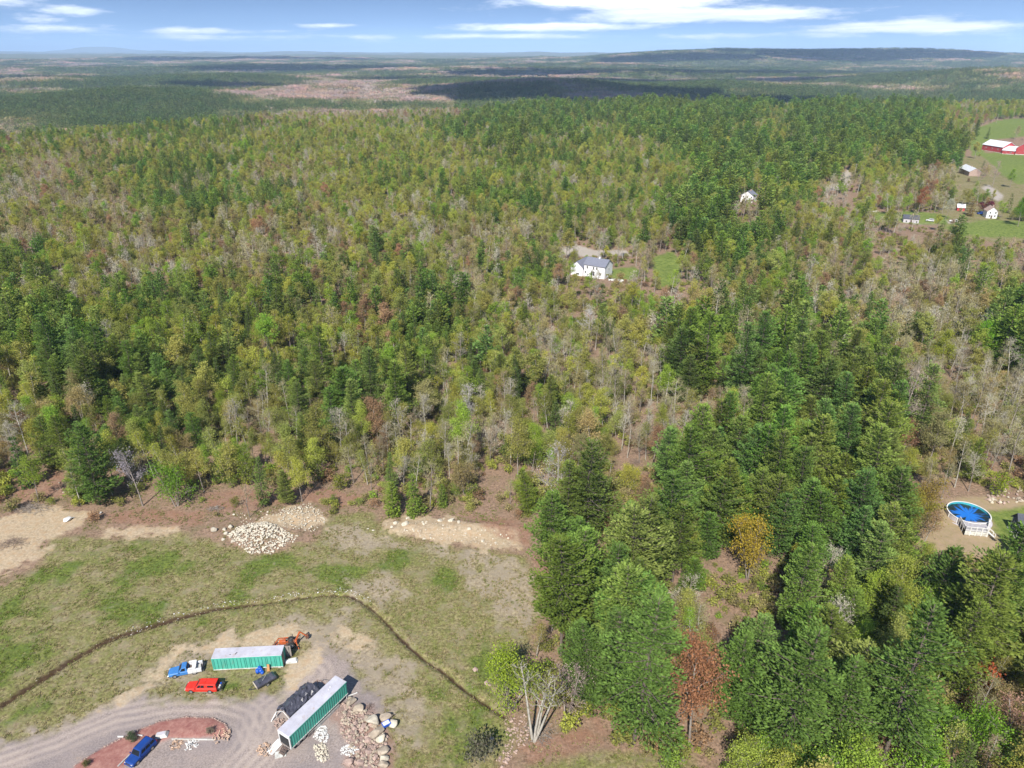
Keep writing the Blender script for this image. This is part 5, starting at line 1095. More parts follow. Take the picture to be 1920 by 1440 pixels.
for px, py, sz, mt, lb in [(658, 1321, 1.5, 'rock', 'squarish tan boulder nearest the far end of the trailer'), (673, 1334, 1.6, 'rock', 'upright oval tan boulder below the trailer end'), (657, 1312, 1.0, 'rock', 'flat tan boulder touching the trailer end'), (684, 1337, .8, 'rock', 'small tan boulder right of the oval one'),
        (690, 1355, 1.3, 'rock', 'tan boulder left of the biggest slab'), (701, 1363, 2.1, 'rock_pale', 'biggest yellowish slab topping the rock pile'), (706, 1379, 2.2, 'rock', 'long layered brown slab below the biggest slab'), (724, 1352, 1.6, 'rock', 'tan block at the right tip of the rock pile'),
        (738, 1363, 1.6, 'rock_pale', 'rounded pale boulder farthest right in the rock pile'), (716, 1391, 1.6, 'rock_pale', 'pale grey wedge shaped boulder below the layered slab'), (682, 1369, 1.0, 'rock_pink', 'pink boulder left of the biggest slab'), (667, 1362, .55, 'rock_pink', 'small orange stone in the middle of the pile'),
        (690, 1395, 1.0, 'rock_pink', 'orange boulder left of the pale wedge'), (679, 1404, .9, 'rock_pink', 'round pink boulder beside the white stones'), (719, 1412, 1.5, 'rock', 'upper tan block of the lower right row'), (720, 1425, 1.4, 'rock_pale', 'middle pale block of the lower right row'), (719, 1437, 1.4, 'rock', 'lowest tan block of the lower right row'),
        (704, 1424, .9, 'rock_pink', 'pink boulder left of the lower right row'), (692, 1415, 1.0, 'rock_pink', 'flat pink boulder below the white stones'), (699, 1408, .8, 'rock_pink', 'flat pinkish stone right of the round pink one'), (665, 1372, .75, 'rock_pink', 'greyish pink stone in the middle of the pile'),
        (650, 1352, .75, 'rock', 'small tan stone on the left side of the pile'), (654, 1362, .65, 'rock', 'tan stone below the small one on the left'), (647, 1340, .7, 'rock', 'small tan stone near the trailer skirt'), (654, 1434, 1.5, 'rock_pink', 'large dull pink boulder at the lower picture edge'), (676, 1434, 1.1, 'rock_pink', 'dull pink boulder right of the large one at the edge')]:
    boulder(px, py, sz * 1.2, mt, lb, G1)
stones('rock_rubble', wpts([(640, 1318), (668, 1328), (700, 1345), (725, 1375), (728, 1400), (722, 1440), (650, 1445), (660, 1405), (640, 1380), (630, 1345)]), 430, .08, .75, 'rock_pink', heap=.12)
stones('tan_rubble', wpts([(640, 1318), (690, 1340), (725, 1385), (722, 1445), (670, 1445), (640, 1380)]), 330, .08, .8, 'rock', heap=.12)
stones('white_stone_heap', wpts([(592, 1372), (600, 1360), (612, 1364), (618, 1384), (612, 1395), (600, 1390), (586, 1385)]), 190, .16, .45, 'stone_white', heap=.5)
stones('white_stone_heap', wpts([(640, 1404), (655, 1399), (676, 1408), (672, 1416), (655, 1421), (640, 1416)]), 150, .14, .42, 'stone_white', heap=.4)
stones('sand_stone_heap', wpts([(588, 1398), (602, 1392), (616, 1404), (618, 1424), (604, 1432), (592, 1422)]), 160, .14, .5, 'rock_pale', heap=.35)
p_ = at(725, 1366); b_ = thing('blue_tub', 'cracked blue and white plastic tub between the rock pile boulders', 'tub', (p_.x, p_.y, LAND(p_.x, p_.y) + .25), .6); MB().loft([[(-.55, -.4, 0), (.55, -.4, 0), (.55, .4, 0), (-.55, .4, 0)], [(-.7, -.5, .5), (.7, -.5, .5), (.7, .5, .5), (-.7, .5, .5)]]).build('basin', M['blue_plastic'], b_); MB().box((0, 0, .52), (1.1, .7, .05)).build('lining', M['white_paint'], b_)
# rubble heap in the field
G2 = 'boulders of the rubble heap in the field'
boulder(402, 998, 1.7, 'rock_pale', 'lone pale boulder left of the rubble heap', sink=.1)
for k, (px, py, sz) in enumerate([(421, 996, 1.1), (434, 992, 1.3), (425, 1005, 1.3), (419, 1015, .9), (437, 1019, 1.0), (446, 1010, 1.4), (461, 996, 1.1), (452, 1000, 1.0), (470, 1004, 1.0), (432, 1012, .9), (462, 1016, .9), (474, 1032, .8), (487, 1038, .7), (456, 1022, .6)]):
    boulder(px, py, sz, 'rock_pale', 'pale boulder at the left end of the rubble heap' if k < 11 else 'pale stone at the foot of the rubble heap', G2)
HEAP = wpts([(428, 1008), (446, 992), (470, 984), (500, 982), (525, 992), (538, 1003), (560, 1008), (548, 1020), (524, 1029), (508, 1040), (484, 1036), (470, 1040), (448, 1024)]); stones('rubble_heap', HEAP, 1150, .12, .75, 'rock_pale', heap=.22)
stones('rubble_fan', wpts([(512, 968), (540, 950), (580, 944), (606, 962), (610, 980), (585, 998), (550, 1000), (530, 990)]), 520, .10, .5, 'rock_pale', heap=.2)
stones('scattered_stones', wpts([(430, 960), (480, 960), (540, 945), (560, 965), (520, 985), (450, 985)]), 90, .12, .6, 'rock_pale')
G3 = 'pale rocks on the sandy bank'
for px, py, sz in [(742, 982, 1.6), (760, 985, 1.9), (735, 990, .9), (765, 972, 1.0), (795, 985, .9), (825, 978, 1.5), (845, 980, 1.7), (860, 983, 1.2), (795, 1010, .8), (905, 1015, 1.0), (930, 1018, .8), (880, 996, 1.1), (700, 995, .8), (690, 992, .6)]:
    boulder(px, py, sz, 'rock_pale', 'pale yellowish rock set in the sandy bank', G3, flat=.6, sink=.25)
stones('bank_stones', wpts([(720, 985), (760, 970), (850, 974), (960, 1005), (960, 1025), (880, 1022), (760, 1002)]), 160, .1, .55, 'rock_pale')
boulder(916, 1283, 1.5, 'rock_pink', 'grey tan boulder in the field right of the ditch', flat=.5); boulder(891, 1256, 1.0, 'rock_pink', 'small dark flat stone in the field above the boulder', flat=.4); boulder(921, 1388, 1.1, 'rock', 'pale boulder beside the grey green shrub', flat=.6)
boulder(128, 975, 2.2, 'stone_white', 'big smooth white boulder on the left sand patch', flat=.55); boulder(189, 963, .8, 'stone_white', 'small white stone on the dirt right of the sand patch')
G4 = 'stones of the pile on the left dirt bank'
for px, py, sz in [(131, 924, .9), (138, 930, 1.1), (145, 934, 1.2), (152, 926, 1.0), (128, 912, .7), (113, 910, .6), (120, 925, .8), (158, 938, .8), (149, 918, .7), (108, 920, .6)]: boulder(px, py, sz, 'rock', 'tan stone in the pile on the left dirt bank', G4)
G5 = 'stones of the bank behind the lawn'
for k in range(44):
    px = RG.uniform(1850, 1928); py = RG.uniform(918 + max(0, (1875 - px) * .5), 945); boulder(px, py, RG.uniform(.6, 1.25), RG.choice(('rock', 'rock_pale', 'rock_pink')), 'loose stone in the rocky bank behind the lawn', G5)
for px, py in ((1775, 893), (1790, 898), (1800, 895), (1765, 936)): boulder(px, py, 1.1, 'rock', 'flat grey stone in the scrub above the pool', 'stones in the scrub above the pool', flat=.5)
stones('ditch_mouth_stones', wpts([(945, 1345), (985, 1340), (995, 1365), (985, 1395), (960, 1425), (940, 1440), (930, 1425), (950, 1390)]), 200, .14, .6, 'rock_pink')
stones('ditch_side_stones', None, 230, .08, .30, 'stone_white', line=[(x + .3, y + 1.2) for x, y in DITCH[4:13]], jit=.45)
stones('ditch_side_rubble', None, 160, .08, .26, 'rock', line=[(x, y + .9) for x, y in DITCH[1:]], jit=.6)
stones('bed_edging', None, 260, .14, .34, 'rock_pink', line=wpts([(140, 1436), (190, 1404), (258, 1370), (300, 1353), (350, 1344), (400, 1347), (424, 1360), (431, 1375), (420, 1387)]), jit=.10)
def wood_pile(px, py, n, mat, label, r=1.0, ln=.42, name='firewood_pile'):
    p = at(px, py); t = thing(name, label, 'firewood', (p.x, p.y, LAND(p.x, p.y)))
    me = None
    for i in range(n):
        if me is None:
            o = MB().loft([[(x, -.08, -.06), (x, .09, -.05), (x, .02, .09)] for x in (-ln / 2, ln / 2)]).build('log', M[mat], t); me = o.data
        else: o = bpy.data.objects.new('log', me); C.objects.link(o); o.parent = t
        d = r * math.sqrt(RG.random()); a = RG.uniform(0, 6.28); o.location = (d * math.cos(a), d * math.sin(a), .07 + .42 * (1 - d / r) * RG.random()); o.rotation_euler = (RG.uniform(0, 6), RG.uniform(-.4, .4), RG.uniform(0, 6))
wood_pile(498, 1406, 46, 'firewood', 'scattered pinkish firewood at the lower left of the trailer', 1.3); wood_pile(330, 1394, 40, 'firewood', 'tan firewood heap below the mulch bed', 1.1); wood_pile(358, 1397, 40, 'stone_white', 'whitish split wood heap right of the tan one', 1.1)
wood_pile(526, 1357, 44, 'rock_pink', 'reddish wood scraps behind the near end of the trailer', 1.1); wood_pile(417, 1383, 40, 'firewood', 'firewood spilled over the round end of the mulch bed', 1.4)
def brush_pile(px, py, rx, ry, h, n, mat, label):
    p = at(px, py); w = Wood(); R = np.random.RandomState(int(px)); 
    for i in range(n):
        a = R.uniform(0, 6.28); q = np.array([R.normal(0, rx * .5), R.normal(0, ry * .5), 0]); z = max(.05, h * R.uniform(.2, 1) * math.exp(-(q[0] / rx) ** 2 - (q[1] / ry) ** 2)); q[2] = z; d = np.array([math.cos(a), math.sin(a), R.normal(0, .25)]) * R.uniform(.6, 1.7)
        w.limb(np.array([q - d * .5, q + R.normal(0, .08, 3), q + d * .5]), np.array([.035, .03, .012]), 4)
    v, q = w.get(); o = bpy.data.objects.new('brush_pile', fast_mesh('brush_pile', v, q, M[mat])); C.objects.link(o); o.location = p; tag(o, label, 'brush pile')
brush_pile(60, 955, 4.5, 2.2, 1.0, 260, 'bark', 'grey brush pile at the left picture edge'); brush_pile(405, 955, 2.2, 1.2, .6, 90, 'bark', 'small heap of grey branches behind the rubble heap'); brush_pile(1190, 868, 2, 2, .6, 90, 'brush', 'brown cut branches in the gap between pines')
brush_pile(694, 1328, .9, .7, .55, 36, 'brown_board', 'dark root stump in the field right of the trailer'); brush_pile(24, 1020, 3.2, 2.4, .8, 160, 'brush', 'tangle of brown roots on the left sand patch'); brush_pile(1010, 1375, 2.5, 2.2, .4, 150, 'bark', 'fallen grey twigs under the pale clump of trunks')
# the pale clump of trunks at the end of the ditch
def birch_clump():
    p = at(1000, 1388); z = LAND(p.x, p.y); w, tw, lv = make_decid(77, 16.5, 3.0, 1000, .24, (8, 5, 4), .6, 4, thick=1.3, fill=.6)
    t = thing('birch_clump', 'clump of tall pale trunks with thin olive crown at the end of the ditch', 'tree', (p.x, p.y, z - .1), .4); v, q, mi = join_parts([(w, 0)]); me = fast_mesh('birch_trunk', v, q, [M['bark_pale']], mi, smooth=True); o = bpy.data.objects.new('trunk', me); C.objects.link(o); o.parent = t
    v, q, mi = join_parts([(tw, 0), (lv, 1)]); o = bpy.data.objects.new('crown', fast_mesh('birch_crown', v, q, [M['bark_pale'], M['leaf']], mi)); C.objects.link(o); o.parent = t; o['tint'] = [.28, .30, .07]
birch_clump()
# things on the mulch bed
p_ = at(303, 1381); sh = thing('bed_cap_shell', 'pale grey glazed shell lying at the edge of the mulch bed', 'shell', (p_.x, p_.y, LAND(p_.x, p_.y)), .25)
MB().loft([[(-1.05, -.6, 0), (1.0, -.6, 0), (1.15, .6, 0), (-.9, .6, 0)], [(-.75, -.38, .55), (.7, -.38, .55), (.8, .4, .55), (-.62, .4, .55)]]).build('hull', M['rail_pale'], sh, bevel=.05); MB().box((.03, 0, .56), (1.2, .6, .05), rz=.05).build('pane', M['pool_wall'], sh)
for k, (a, b, lb) in enumerate((((221, 1382), (232, 1382), 'white board edging left of the bed shrub'), ((259, 1381), (268, 1382), 'white board edging right of the bed shrub'), ((222, 1440), (244, 1418), 'pale board edging beside the dark blue car'), ((322, 1386), (404, 1388.5), 'long pale timber along the lower edge of the mulch bed'))):
    A, B = at(*a), at(*b); o = MB().bar((A.x, A.y, LAND(A.x, A.y) + .12), (B.x, B.y, LAND(B.x, B.y) + .12), .12, .2).build('timber', M['white_paint' if k < 2 else 'rail_pale']); tag(o, lb, 'timber')
for k, (px, py, s, tn, lb) in enumerate(((245, 1388, .45, (.10, .15, .07), 'low dark green shrub on the mulch bed'), (252, 1392, .35, (.10, .14, .07), 'smaller dark green shrub beside the other on the bed'), (398, 1378, .4, (.26, .22, .16), 'dry grey shrub near the round end of the bed'), (165, 1436, .35, (.14, .15, .05), 'small olive shrub at the lower end of the bed'),
        (1, 1, 0, 0, 0))[:4]):
    p = at(px, py); place_tree('shrub', 0, p.x, p.y, LAND(p.x, p.y), s, s * 1.3, k, tn, lb)

# ------------------------------------------------------------------ pool with deck
def pool():
    c = at0(1816.5, 961, 1.3); R0 = abs(at0(1852.5, 961, 1.3).x - c.x); zg = LAND(c.x, c.y); H = 1.3
    t = thing('round_pool', 'round above ground pool with wrinkled blue cover and white deck', 'pool', (c.x, c.y, zg)); n = 48
    cs = [(math.cos(i * 2 * math.pi / n), math.sin(i * 2 * math.pi / n)) for i in range(n)]
    V = [(R0 * x, R0 * y, z) for z in (-.3, H) for x, y in cs] + [((R0 - .06) * x, (R0 - .06) * y, z) for z in (H, -.3) for x, y in cs]; F = [(k * n + i, k * n + (i + 1) % n, (k + 1) * n + (i + 1) % n, (k + 1) * n + i) for k in range(3) for i in range(n)]
    MB().add(V, F).build('wall', M['pool_wall'], t)
    V = [((R0 - .08) * x, (R0 - .08) * y, z) for z in (H - .01, .5) for x, y in cs]; MB().add(V, [(i, (i + 1) % n, n + (i + 1) % n, n + i) for i in range(n)]).build('liner', M['pool_liner'], t)
    V = [((R0 + a) * x, (R0 + a) * y, z) for a, z in ((-.14, H + .02), (.1, H + .02), (.1, H + .09), (-.14, H + .09)) for x, y in cs]; MB().add(V, [(k * n + i, k * n + (i + 1) % n, ((k + 1) % 4) * n + (i + 1) % n, ((k + 1) % 4) * n + i) for k in range(4) for i in range(n)]).build('top_rail', M['white_paint'], t)
    rs = 14; V = [(0, 0, .74)]; Rn = np.random.RandomState(4); F = []
    for k in range(1, rs + 1):
        for i in range(n): a = i * 2 * math.pi / n; rr = (R0 - .09) * k / rs; V.append((rr * math.cos(a), rr * math.sin(a), .74 + .05 * math.sin(a * 11 + 2 * math.sin(a * 3)) * (k / rs) + .03 * k / rs + Rn.normal(0, .012)))
    for i in range(n): F.append((0, 1 + i, 1 + (i + 1) % n))
    for k in range(rs - 1):
        for i in range(n): F.append((1 + k * n + i, 1 + k * n + (i + 1) % n, 1 + (k + 1) * n + (i + 1) % n, 1 + (k + 1) * n + i))
    MB().add(V, F).build('cover', M['pool_cover'], t, smooth=True)
    for i in range(0, n, 4): MB().box(((R0 + .04) * cs[i][0], (R0 + .04) * cs[i][1], H / 2 - .1), (.1, .16, H + .2), rz=math.atan2(cs[i][1], cs[i][0])).build('upright', M['white_paint'], t)
    pad = [((R0 + .75) * x * (1.0 if x < .2 else .95), (R0 + .75) * y, .03) for x, y in cs]; MB().add([(x, y, z - .4) for x, y, z in pad] + pad, [tuple(n + i for i in range(n))] + [(i, (i + 1) % n, n + (i + 1) % n, n + i) for i in range(n)]).build('gravel_pad', M['pool_wall'], t)
    # deck on the near side
    zd = 1.22; Q = [at0(px, py, zg + zd) - Vector((c.x, c.y, zg)) for px, py in ((1799, 976), (1809.5, 994), (1852, 998), (1853, 980))]
    d = thing('pool_deck', 'white railed grey deck on the near side of the round pool', 'deck', (c.x, c.y, zg))
    fl = [(q.x, q.y, zd) for q in Q]; MB().add([(x, y, zd - .12) for x, y, z in fl] + fl, [(3, 2, 1, 0), (4, 5, 6, 7), (0, 1, 5, 4), (1, 2, 6, 5), (2, 3, 7, 6), (3, 0, 4, 7)]).build('floor', M['deck'], d)
    segs = [(Q[0], Q[1], 3), (Q[1], Q[2], 4), (Q[2].lerp(Q[3], .55), Q[3], 2)]
    for a, b, k in segs:
        for z in (1.0, .12): MB().bar((a.x, a.y, zd + z), (b.x, b.y, zd + z), .09, .07).build('rail', M['white_paint'], d)
        for i in range(k + 1): q = a.lerp(b, i / k); MB().box((q.x, q.y, zd + .45 - .6), (.13, .13, 1.2 + 1.2)).build('post', M['white_paint'], d)
        m_ = int((b - a).length / .22)
        for i in range(m_): q = a.lerp(b, (i + .5) / m_); MB().box((q.x, q.y, zd + .56), (.05, .05, .85)).build('baluster', M['white_paint'], d)
    MB().bar((Q[1].x, Q[1].y - .02, .55), (Q[2].x, Q[2].y - .02, .55), .05, 1.0).build('skirt', M['rail_pale'], d)
    u = (Q[2] - Q[1]).normalized(); s0 = Q[2] + Vector((.15, .35, 0)); 
    for i in range(5): q = s0 + u * (.3 * i + .2); MB().box((q.x, q.y, zd - .24 * (i + 1) + .1), (.36, 1.0, .06), rz=math.atan2(u.y, u.x)).build('step', M['white_paint'], d)
    for off in (-.5, .5):
        w = Vector((-u.y, u.x, 0)) * off; a = s0 + w; b = s0 + w + u * 1.6; MB().bar((a.x, a.y, zd + 1.0), (b.x, b.y, .95), .08).build('stair_rail', M['white_paint'], d)
        for f in (0, 1): q = a.lerp(b, f); MB().box((q.x, q.y, (zd + 1.0 if f == 0 else .95) / 2), (.1, .1, zd + 1.0 if f == 0 else .95)).build('post', M['white_paint'], d)
pool()

# ------------------------------------------------------------------ houses. local x along the front wall, y away from the camera, origin at the front left corner
def gable(t, L, W, H, RH, wall, roof, axis='x', x0=0, y0=0, z0=0, ov=.35, name='wall', trim=None):
    bx = [(x0, y0), (x0 + L, y0), (x0 + L, y0 + W), (x0, y0 + W)]; V = [(x, y, z0 - 1.5) for x, y in bx] + [(x, y, z0 + H) for x, y in bx]; F = [(0, 1, 5, 4), (1, 2, 6, 5), (2, 3, 7, 6), (3, 0, 4, 7)]
    if axis == 'x': V += [(x0, y0 + W / 2, z0 + H + RH), (x0 + L, y0 + W / 2, z0 + H + RH)]; F += [(4, 7, 8), (5, 9, 6)]
    else: V += [(x0 + L / 2, y0, z0 + H + RH), (x0 + L / 2, y0 + W, z0 + H + RH)]; F += [(4, 8, 5), (6, 9, 7)]
    w = MB().add(V, F).build(name, wall, t)
    k = RH / ((W if axis == 'x' else L) / 2); e = ov
    if axis == 'x': a0, a1, c0, c1, c2 = x0 - e, x0 + L + e, y0 - e, y0 + W / 2, y0 + W + e; P = [(a, c, z) for a in (a0, a1) for c, z in ((c0, z0 + H - k * e), (c1, z0 + H + RH), (c2, z0 + H - k * e))]
    else: a0, a1, c0, c1, c2 = y0 - e, y0 + W + e, x0 - e, x0 + L / 2, x0 + L + e; P = [(c, a, z) for a in (a0, a1) for c, z in ((c0, z0 + H - k * e), (c1, z0 + H + RH), (c2, z0 + H - k * e))]
    top = [(x, y, z + .2) for x, y, z in P]; bot = [(x, y, z + .03) for x, y, z in P]
    r_ = MB().add(top + bot, [(0, 1, 4, 3), (1, 2, 5, 4), (6, 9, 10, 7), (7, 10, 11, 8), (0, 3, 9, 6), (2, 8, 11, 5), (0, 6, 7, 1), (1, 7, 8, 2), (3, 4, 10, 9), (4, 5, 11, 10)]).build('roof', roof, t); return w, r_
def win(t, x, z, w=.9, h=1.3, y=0.0, side='front', frame=True, mat='white_paint', name='window'):
    if side == 'front': o = MB().box((x, y - .03, z), (w, .08, h)).build(name, M['glass'], t)
    else: o = MB().box((y + .03 * (1 if side == 'right' else -1), x, z), (.08, w, h)).build(name, M['glass'], t)
    if frame:
        b = MB()
        for dx, dz, ww, hh in ((0, h / 2, w + .16, .1), (0, -h / 2, w + .16, .1), (-w / 2, 0, .1, h), (w / 2, 0, .1, h), (0, 0, .05, h)):
            b.box((x + dx, y - .05, z + dz), (ww, .08, hh)) if side == 'front' else b.box((y + .05 * (1 if side == 'right' else -1), x + dx, z + dz), (.08, ww, hh))
        b.build('frame', M[mat], o)
    return o
def white_house():
    A, rz, L = frame2((1094.5, 519), (1133, 524)); A.z = min(A.z, LAND(A.x, A.y)); t = thing('white_house', 'white two storey house with grey roof and side wing in the wood', 'house', A, rz); W = 8.6; H = 6.4
    w, rf = gable(t, L, W, H, 2.6, M['white_siding'], M['grey_roof'], 'x'); MB().box((L * .55, W * .5, H + 2.8), (.8, .8, 1.3)).build('chimney', M['white_siding'], rf)
    for x in (.16, .46, .62): win(t, x * L, 5.1, .8, 1.4)
    for x, z in ((.08, 2.6), (.2, 1.4), (.8, 2.6)): win(t, x * L, z, .8, 1.1)
    dr = MB().box((.43 * L, -.04, 2.3), (1.9, .1, 2.2)).build('patio_door', M['glass'], t); MB().box((.43 * L, -.07, 2.3), (.1, .1, 2.2)).build('frame', M['white_paint'], dr)
    dk = MB().box((.45 * L, -1.4, 1.1), (5.0, 2.6, .18)).build('deck', M['white_paint'], t)
    for i in range(6): MB().box((.45 * L - 2.4 + i * .96, -2.6, .6), (.14, .14, 3.0)).build('post', M['white_paint'], dk)
    MB().bar((.45 * L - 2.5, -2.6, 2.1), (.45 * L + 2.5, -2.6, 2.1), .1).build('rail', M['white_paint'], dk)
    for z in (1.2, 4.6): win(t, W * .5, z, .8, 1.2, L, 'right')
    win(t, W * .25, 2.2, 1.4, 1.0, L, 'right')
    Lw = 6.6; gable(t, Lw, 10, 4.4, 2.6, M['white_siding'], M['grey_roof'], 'y', x0=-Lw - .9, y0=.4, name='wing_wall'); gable(t, 2.0, 6, 3.6, 1.5, M['white_siding'], M['grey_roof'], 'x', x0=-1.0, y0=1.5, name='link_wall')
    win(t, -Lw * .55, .9, 1.6, .9, .4); win(t, 3.0, 2.2, 1.0, 1.0, -Lw - .9, 'left')
    p = at(1153, 526); pt = thing('stone_patio', 'grey stone terrace with low wall right of the white house', 'terrace', (p.x, p.y, LAND(p.x, p.y)), rz)
    for i in range(18): o = bpy.data.objects.new('stone', RG.choice(ROCKM['stone_white'])); C.objects.link(o); o.parent = pt; o.location = (RG.uniform(-4, 4), RG.uniform(-1.6, 1.6), .25); o.scale = (1.5, 1.4, .9); o.rotation_euler = (0, 0, RG.uniform(0, 6))
white_house()
def slate_house():
    A, B = at(1893, 991), at(1904.5, 1009); d = B - A; rz = math.atan2(d.y, d.x) + math.pi / 2; L = math.hypot(d.x, d.y); A.z = LAND(A.x, A.y)
    t = thing('slate_house', 'dark slate blue house with dark roof at the right picture edge', 'house', (B.x, B.y, A.z), rz); D = 11.0; H = 3.4     # local x away from the pool, local y from B to A
    gable(t, D, L, H, 1.9, M['slate_siding'], M['slate_roof'], 'x', ov=.45)
    win(t, L * .5, 1.9, 2.0, 1.6, 0, 'left', name='triple_window')
    for f in (.38, .62): MB().box((-.07, L * .5 + (f - .5) * 2.6, 1.9), (.08, .1, 1.6)).build('mullion', M['white_paint'], t)
    for y in (0.0, L): MB().box((-.03, y, H / 2), (.12, .14, H)).build('corner_trim', M['white_paint'], t)
    gable(t, 9, 6.5, 2.6, 1.6, M['slate_siding'], M['slate_roof'], 'x', x0=.8, y0=-6.9, ov=.4, name='wing_wall')
    MB().box((-.25, L / 2 + .2, .02), (.4, L + .6, .3)).build('plinth', M['rail_pale'], t)
slate_house()
def barn(label, a, b, W, H, RH, axis='x', n=3):
    A, rz, L = frame2(a, b); t = thing('barn', label, 'barn', A, rz, None); gable(t, L, W, H, RH, M['barn_red'], M['metal_roof'], axis, ov=.5)
    MB().box((L / 2, -.06, .1), (L - .2, .12, 1.0)).build('sill_wall', M['rail_pale'], t)
    for i in range(n): win(t, L * (i + .7) / (n + .4), H * .55, 1.2, 1.2, frame=True)
    dr = MB().box((L * .08 + 1.5, -.08, 1.9), (3, .1, 3.2)).build('barn_door', M['barn_red'], t); MB().bar((L * .08 + .1, -.15, .5), (L * .08 + 2.9, -.15, 3.3), .2, .05).build('door_brace', M['white_paint'], dr)
barn('largest red barn with long white metal roof on the far right', (1840, 281), (1877.5, 288), 17, 6.5, 5, 'x', 3); barn('lower red barn wing joined right of the largest barn', (1878, 288.5), (1901, 290), 15, 4, 4, 'x', 2); barn('red barn with gable end cut by the right picture edge', (1903, 290), (1935, 291), 16, 7, 6, 'y', 1)
def small_house(name, label, a, b, W, H, RH, wall, roof, axis='x', n=3):
    A, rz, L = frame2(a, b); t = thing(name, label, 'house' if name != 'shed' else 'shed', A, rz); w, rf = gable(t, L, W, H, RH, M[wall], M[roof], axis)
    for i in range(n):
        win(t, L * (i + .6) / n, H * .35, .9, 1.2)
        if H > 4.5: win(t, L * (i + .6) / n, H * .8, .9, 1.2)
    dr = MB().box((L * .5, -.05, 1.0), (1.0, .1, 2.0)).build('door', M['brown_board'], t); MB().box((L * .5 + .35, -.12, 1.0), (.08, .06, .08)).build('handle', M['chrome'], dr)
    if name != 'shed': MB().box((L * .6, W * .5, H + RH + .3), (.7, .7, 1.2)).build('chimney', M['rock_pink'], rf)
small_house('farmhouse', 'pale house with grey roof half hidden by pines', (1388, 379), (1411, 381), 8, 5.2, 3, 'white_siding', 'grey_roof', 'y'); small_house('farmhouse', 'white farmhouse right of the purple leaved tree', (1848, 409), (1868, 410), 7, 4.6, 2.6, 'white_siding', 'rock_pink', 'y', 2)
small_house('farmhouse', 'pinkish house behind big leafless trees near the road', (1797, 324), (1816, 330), 9, 4.4, 3, 'rock_pink', 'metal_roof', 'x'); small_house('shed', 'small red shed with white roof left of the cone shaped trees', (1794, 395), (1808, 396), 5, 2.4, 1.8, 'barn_red', 'metal_roof', 'x', 1); small_house('farmhouse', 'white house corner showing behind the dark pines', (1452, 343), (1466, 344), 8, 5, 3, 'white_siding', 'grey_roof', 'x', 2)
small_house('farmhouse', 'low grey house beyond the left lawn', (1693, 417), (1722, 419), 7, 2.6, 1.8, 'pool_wall', 'slate_roof', 'x')
def utility_pole(px, py, h, label, double=False):
    p = at(px, py); t = thing('utility_pole', label, 'pole', (p.x, p.y, p.z), .4); MB().tube([(0, 0, -.5), (0, 0, h)], [.2, .13], 8).build('post', M['pole'], t); MB().bar((-1.4, 0, h - .8), (1.4, 0, h - .8), .14).build('crossarm', M['pole'], t)
    for x in (-1.3, -.5, .5, 1.3): MB().tube([(x, 0, h - .72), (x, 0, h - .5)], .07, 6).build('insulator', M['chrome'], t)
utility_pole(1600, 340, 15, 'pale utility pole beside the bend of the far drive'); utility_pole(1859, 232, 13, 'left utility pole in the far meadow'); utility_pole(1868, 231, 13, 'right utility pole in the far meadow'); utility_pole(1640, 388, 10, 'utility pole near the white fence')
def fence(a, b, label):
    A, rz, L = frame2(a, b); t = thing('rail_fence', label, 'fence', A, rz); n = int(L / 2.4)
    for i in range(n + 1): MB().box((L * i / n, 0, .6), (.16, .16, 1.5)).build('post', M['white_paint'], t)
    for z in (.5, .95, 1.25): MB().bar((0, 0, z), (L, 0, z), .06, .16).build('rail', M['white_paint'], t)
fence((1611, 395), (1646, 399), 'white rail fence at the edge of the far lawn')
vehicle('suv', 'white car parked on the far right lawn', (1793, 417), (1782, 416), 'white_paint'); vehicle('suv', 'dark car left of the white farmhouse', (1846, 402), (1834, 402), 'navy_paint'); vehicle('suv', 'pale car on the drive beyond the left lawn', (1748, 416), (1738, 415), 'steel_box')
def purple_tree():
    p = at(1862, 408); p = Vector((p.x + 3, p.y + 14, 0)); p.z = LAND(p.x, p.y); place_tree('leafing', 4, p.x, p.y, p.z, .8, 1.2, 0, (.20, .035, .06), 'purple leaved tree behind the white farmhouse')
purple_tree()

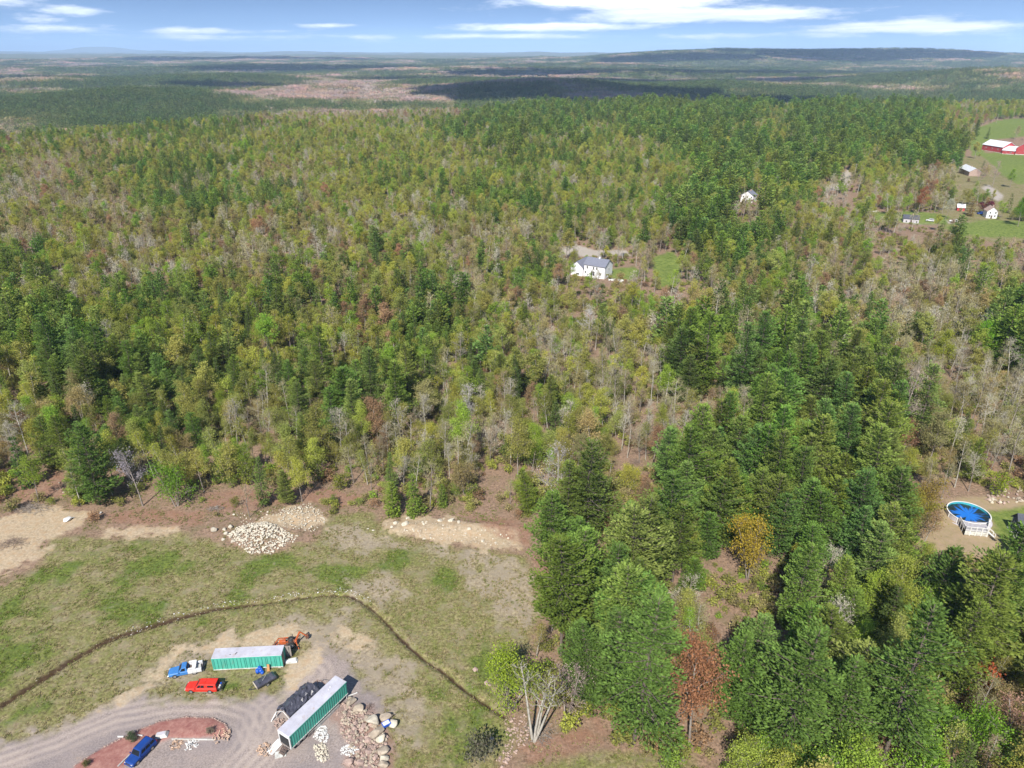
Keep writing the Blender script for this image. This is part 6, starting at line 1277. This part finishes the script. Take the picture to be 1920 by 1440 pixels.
# ------------------------------------------------------------------ grass tufts and weeds of the field
def tufts():
    col = bpy.data.collections.new('tuft_shapes'); n_ = 4
    for k in range(n_):
        R = np.random.RandomState(200 + k); n = 16; a = R.uniform(0, 6.28, n); pos = np.column_stack([R.normal(0, .16, n), R.normal(0, .16, n), np.zeros(n)]); d = np.column_stack([np.cos(a) * .6, np.sin(a) * .6, R.uniform(.5, 1.1, n)]); ln = R.uniform(.18, .42, n); sd = unit(np.cross(d, [0, 0, 1.0]))
        v, q = leaf_quads(pos, unit(d) * ln[:, None], sd * (ln * .16)[:, None]); o = bpy.data.objects.new('tuft_%02d' % k, fast_mesh('tuft_%02d' % k, v, q, M['leaf'])); col.objects.link(o)
    R = np.random.RandomState(9); N = 90000; X = R.uniform(-135, 60, N); Y = R.uniform(60, 160, N); m = masks(X, Y); g = m['green']; cl = fbm(X / 2.2, Y / 2.2, 95, 3) + R.normal(0, .10, N); px, py = project(X, Y, X * 0)
    dd = m['ditch_d']; ok = (((m['field'] > .4) & (cl > .57 - .06 * g)) | ((m['field'] > .2) & (dd > .5) & (dd < 1.8) & (R.rand(N) < .5)) | ((m['yard'] < .5) & (m['field'] < .4) & (py > 900) & (cl > .6))) & (m['yard'] < .4) & (m['sand'] < .45) & (m['mulch'] < .2) & (dd > .4) & (px > -40) & (px < 1320) & (py < 1470)
    for (cx, cy, rr) in [(at(463, 1245).x, at(463, 1245).y, 7), (at(600, 1330).x, at(600, 1330).y, 4)]: ok &= ((X - cx) / rr) ** 2 + ((Y - cy) / 1.6) ** 2 > 1
    X, Y, g = X[ok], Y[ok], g[ok]; n = len(X); u = R.rand(n); gr = (u < .25 + .6 * g)[:, None]; t = np.where(gr, np.array([(.22, .26, .06)]), np.array([(.40, .34, .18)])) * R.uniform(.7, 1.15, (n, 1)); s = R.uniform(.45, .95, n)
    tag(scatter('grass_tufts', col, np.column_stack([X, Y, land(X, Y) - .02]), R.uniform(0, 6.28, n), np.column_stack([s, s, s]), R.randint(0, n_, n), t), kind='stuff'); print('tufts', n)
tufts()

# ------------------------------------------------------------------ clouds overhead (their shadows lie on the far hills) and the hazy air
M['cloud'] = plain('cloud', (.9, .9, .9), (.85, .85, .87), 1.0, scale=.001, spec=0)
def clouds():
    alt = 1500.0; back = Vector((math.cos(SHADOW_AZ), math.sin(SHADOW_AZ), 0)) * (alt / math.tan(SUN_EL))
    for k, (x, y, rx, ry) in enumerate([(190, 2600, 560, 360), (650, 2300, 360, 150), (-1000, 3350, 520, 200), (900, 4100, 800, 260), (-300, 4300, 600, 220), (2600, 5900, 900, 300), (-2600, 4600, 700, 240), (-1750, 6300, 1000, 420), (1500, 5200, 1100, 230), (3900, 9000, 1500, 800), (1700, 8300, 900, 380), (-5200, 7600, 1200, 380), (150, 5200, 700, 260), (5600, 10500, 900, 500), (-3500, 10500, 1500, 500)]):
        R = np.random.RandomState(300 + k); bm = bmesh.new(); bmesh.ops.create_icosphere(bm, subdivisions=4, radius=1.0)
        for v in bm.verts:
            c = v.co; f = 1 + .55 * (float(fbm(np.array([c.x * 2.2 + k * 7]), np.array([c.y * 2.2 + c.z]), 41, 4)[0]) - .5) * 2; v.co = Vector((c.x * rx * f, c.y * ry * f, c.z * 90 * f if c.z > 0 else c.z * 20))
        me = bpy.data.meshes.new('cloud'); bm.to_mesh(me); bm.free(); me.materials.append(M['cloud']); o = bpy.data.objects.new('cloud', me); C.objects.link(o); o.location = (x - back.x, y - back.y, alt); tag(o, kind='structure')
clouds()
def haze():
    m, nt, out = nodes('hazy_air'); v = nt.nodes.new('ShaderNodeVolumePrincipled'); v.inputs['Color'].default_value = (.48, .68, 1.0, 1); v.inputs['Density'].default_value = HAZE; v.inputs['Anisotropy'].default_value = -0.25; nt.links.new(v.outputs[0], out.inputs['Volume'])
    o = MB().box((0, 0, 170), (108000, 108000, 620)).build('haze', m); tag(o, kind='stuff')
HAZE = 4.4e-5
haze()
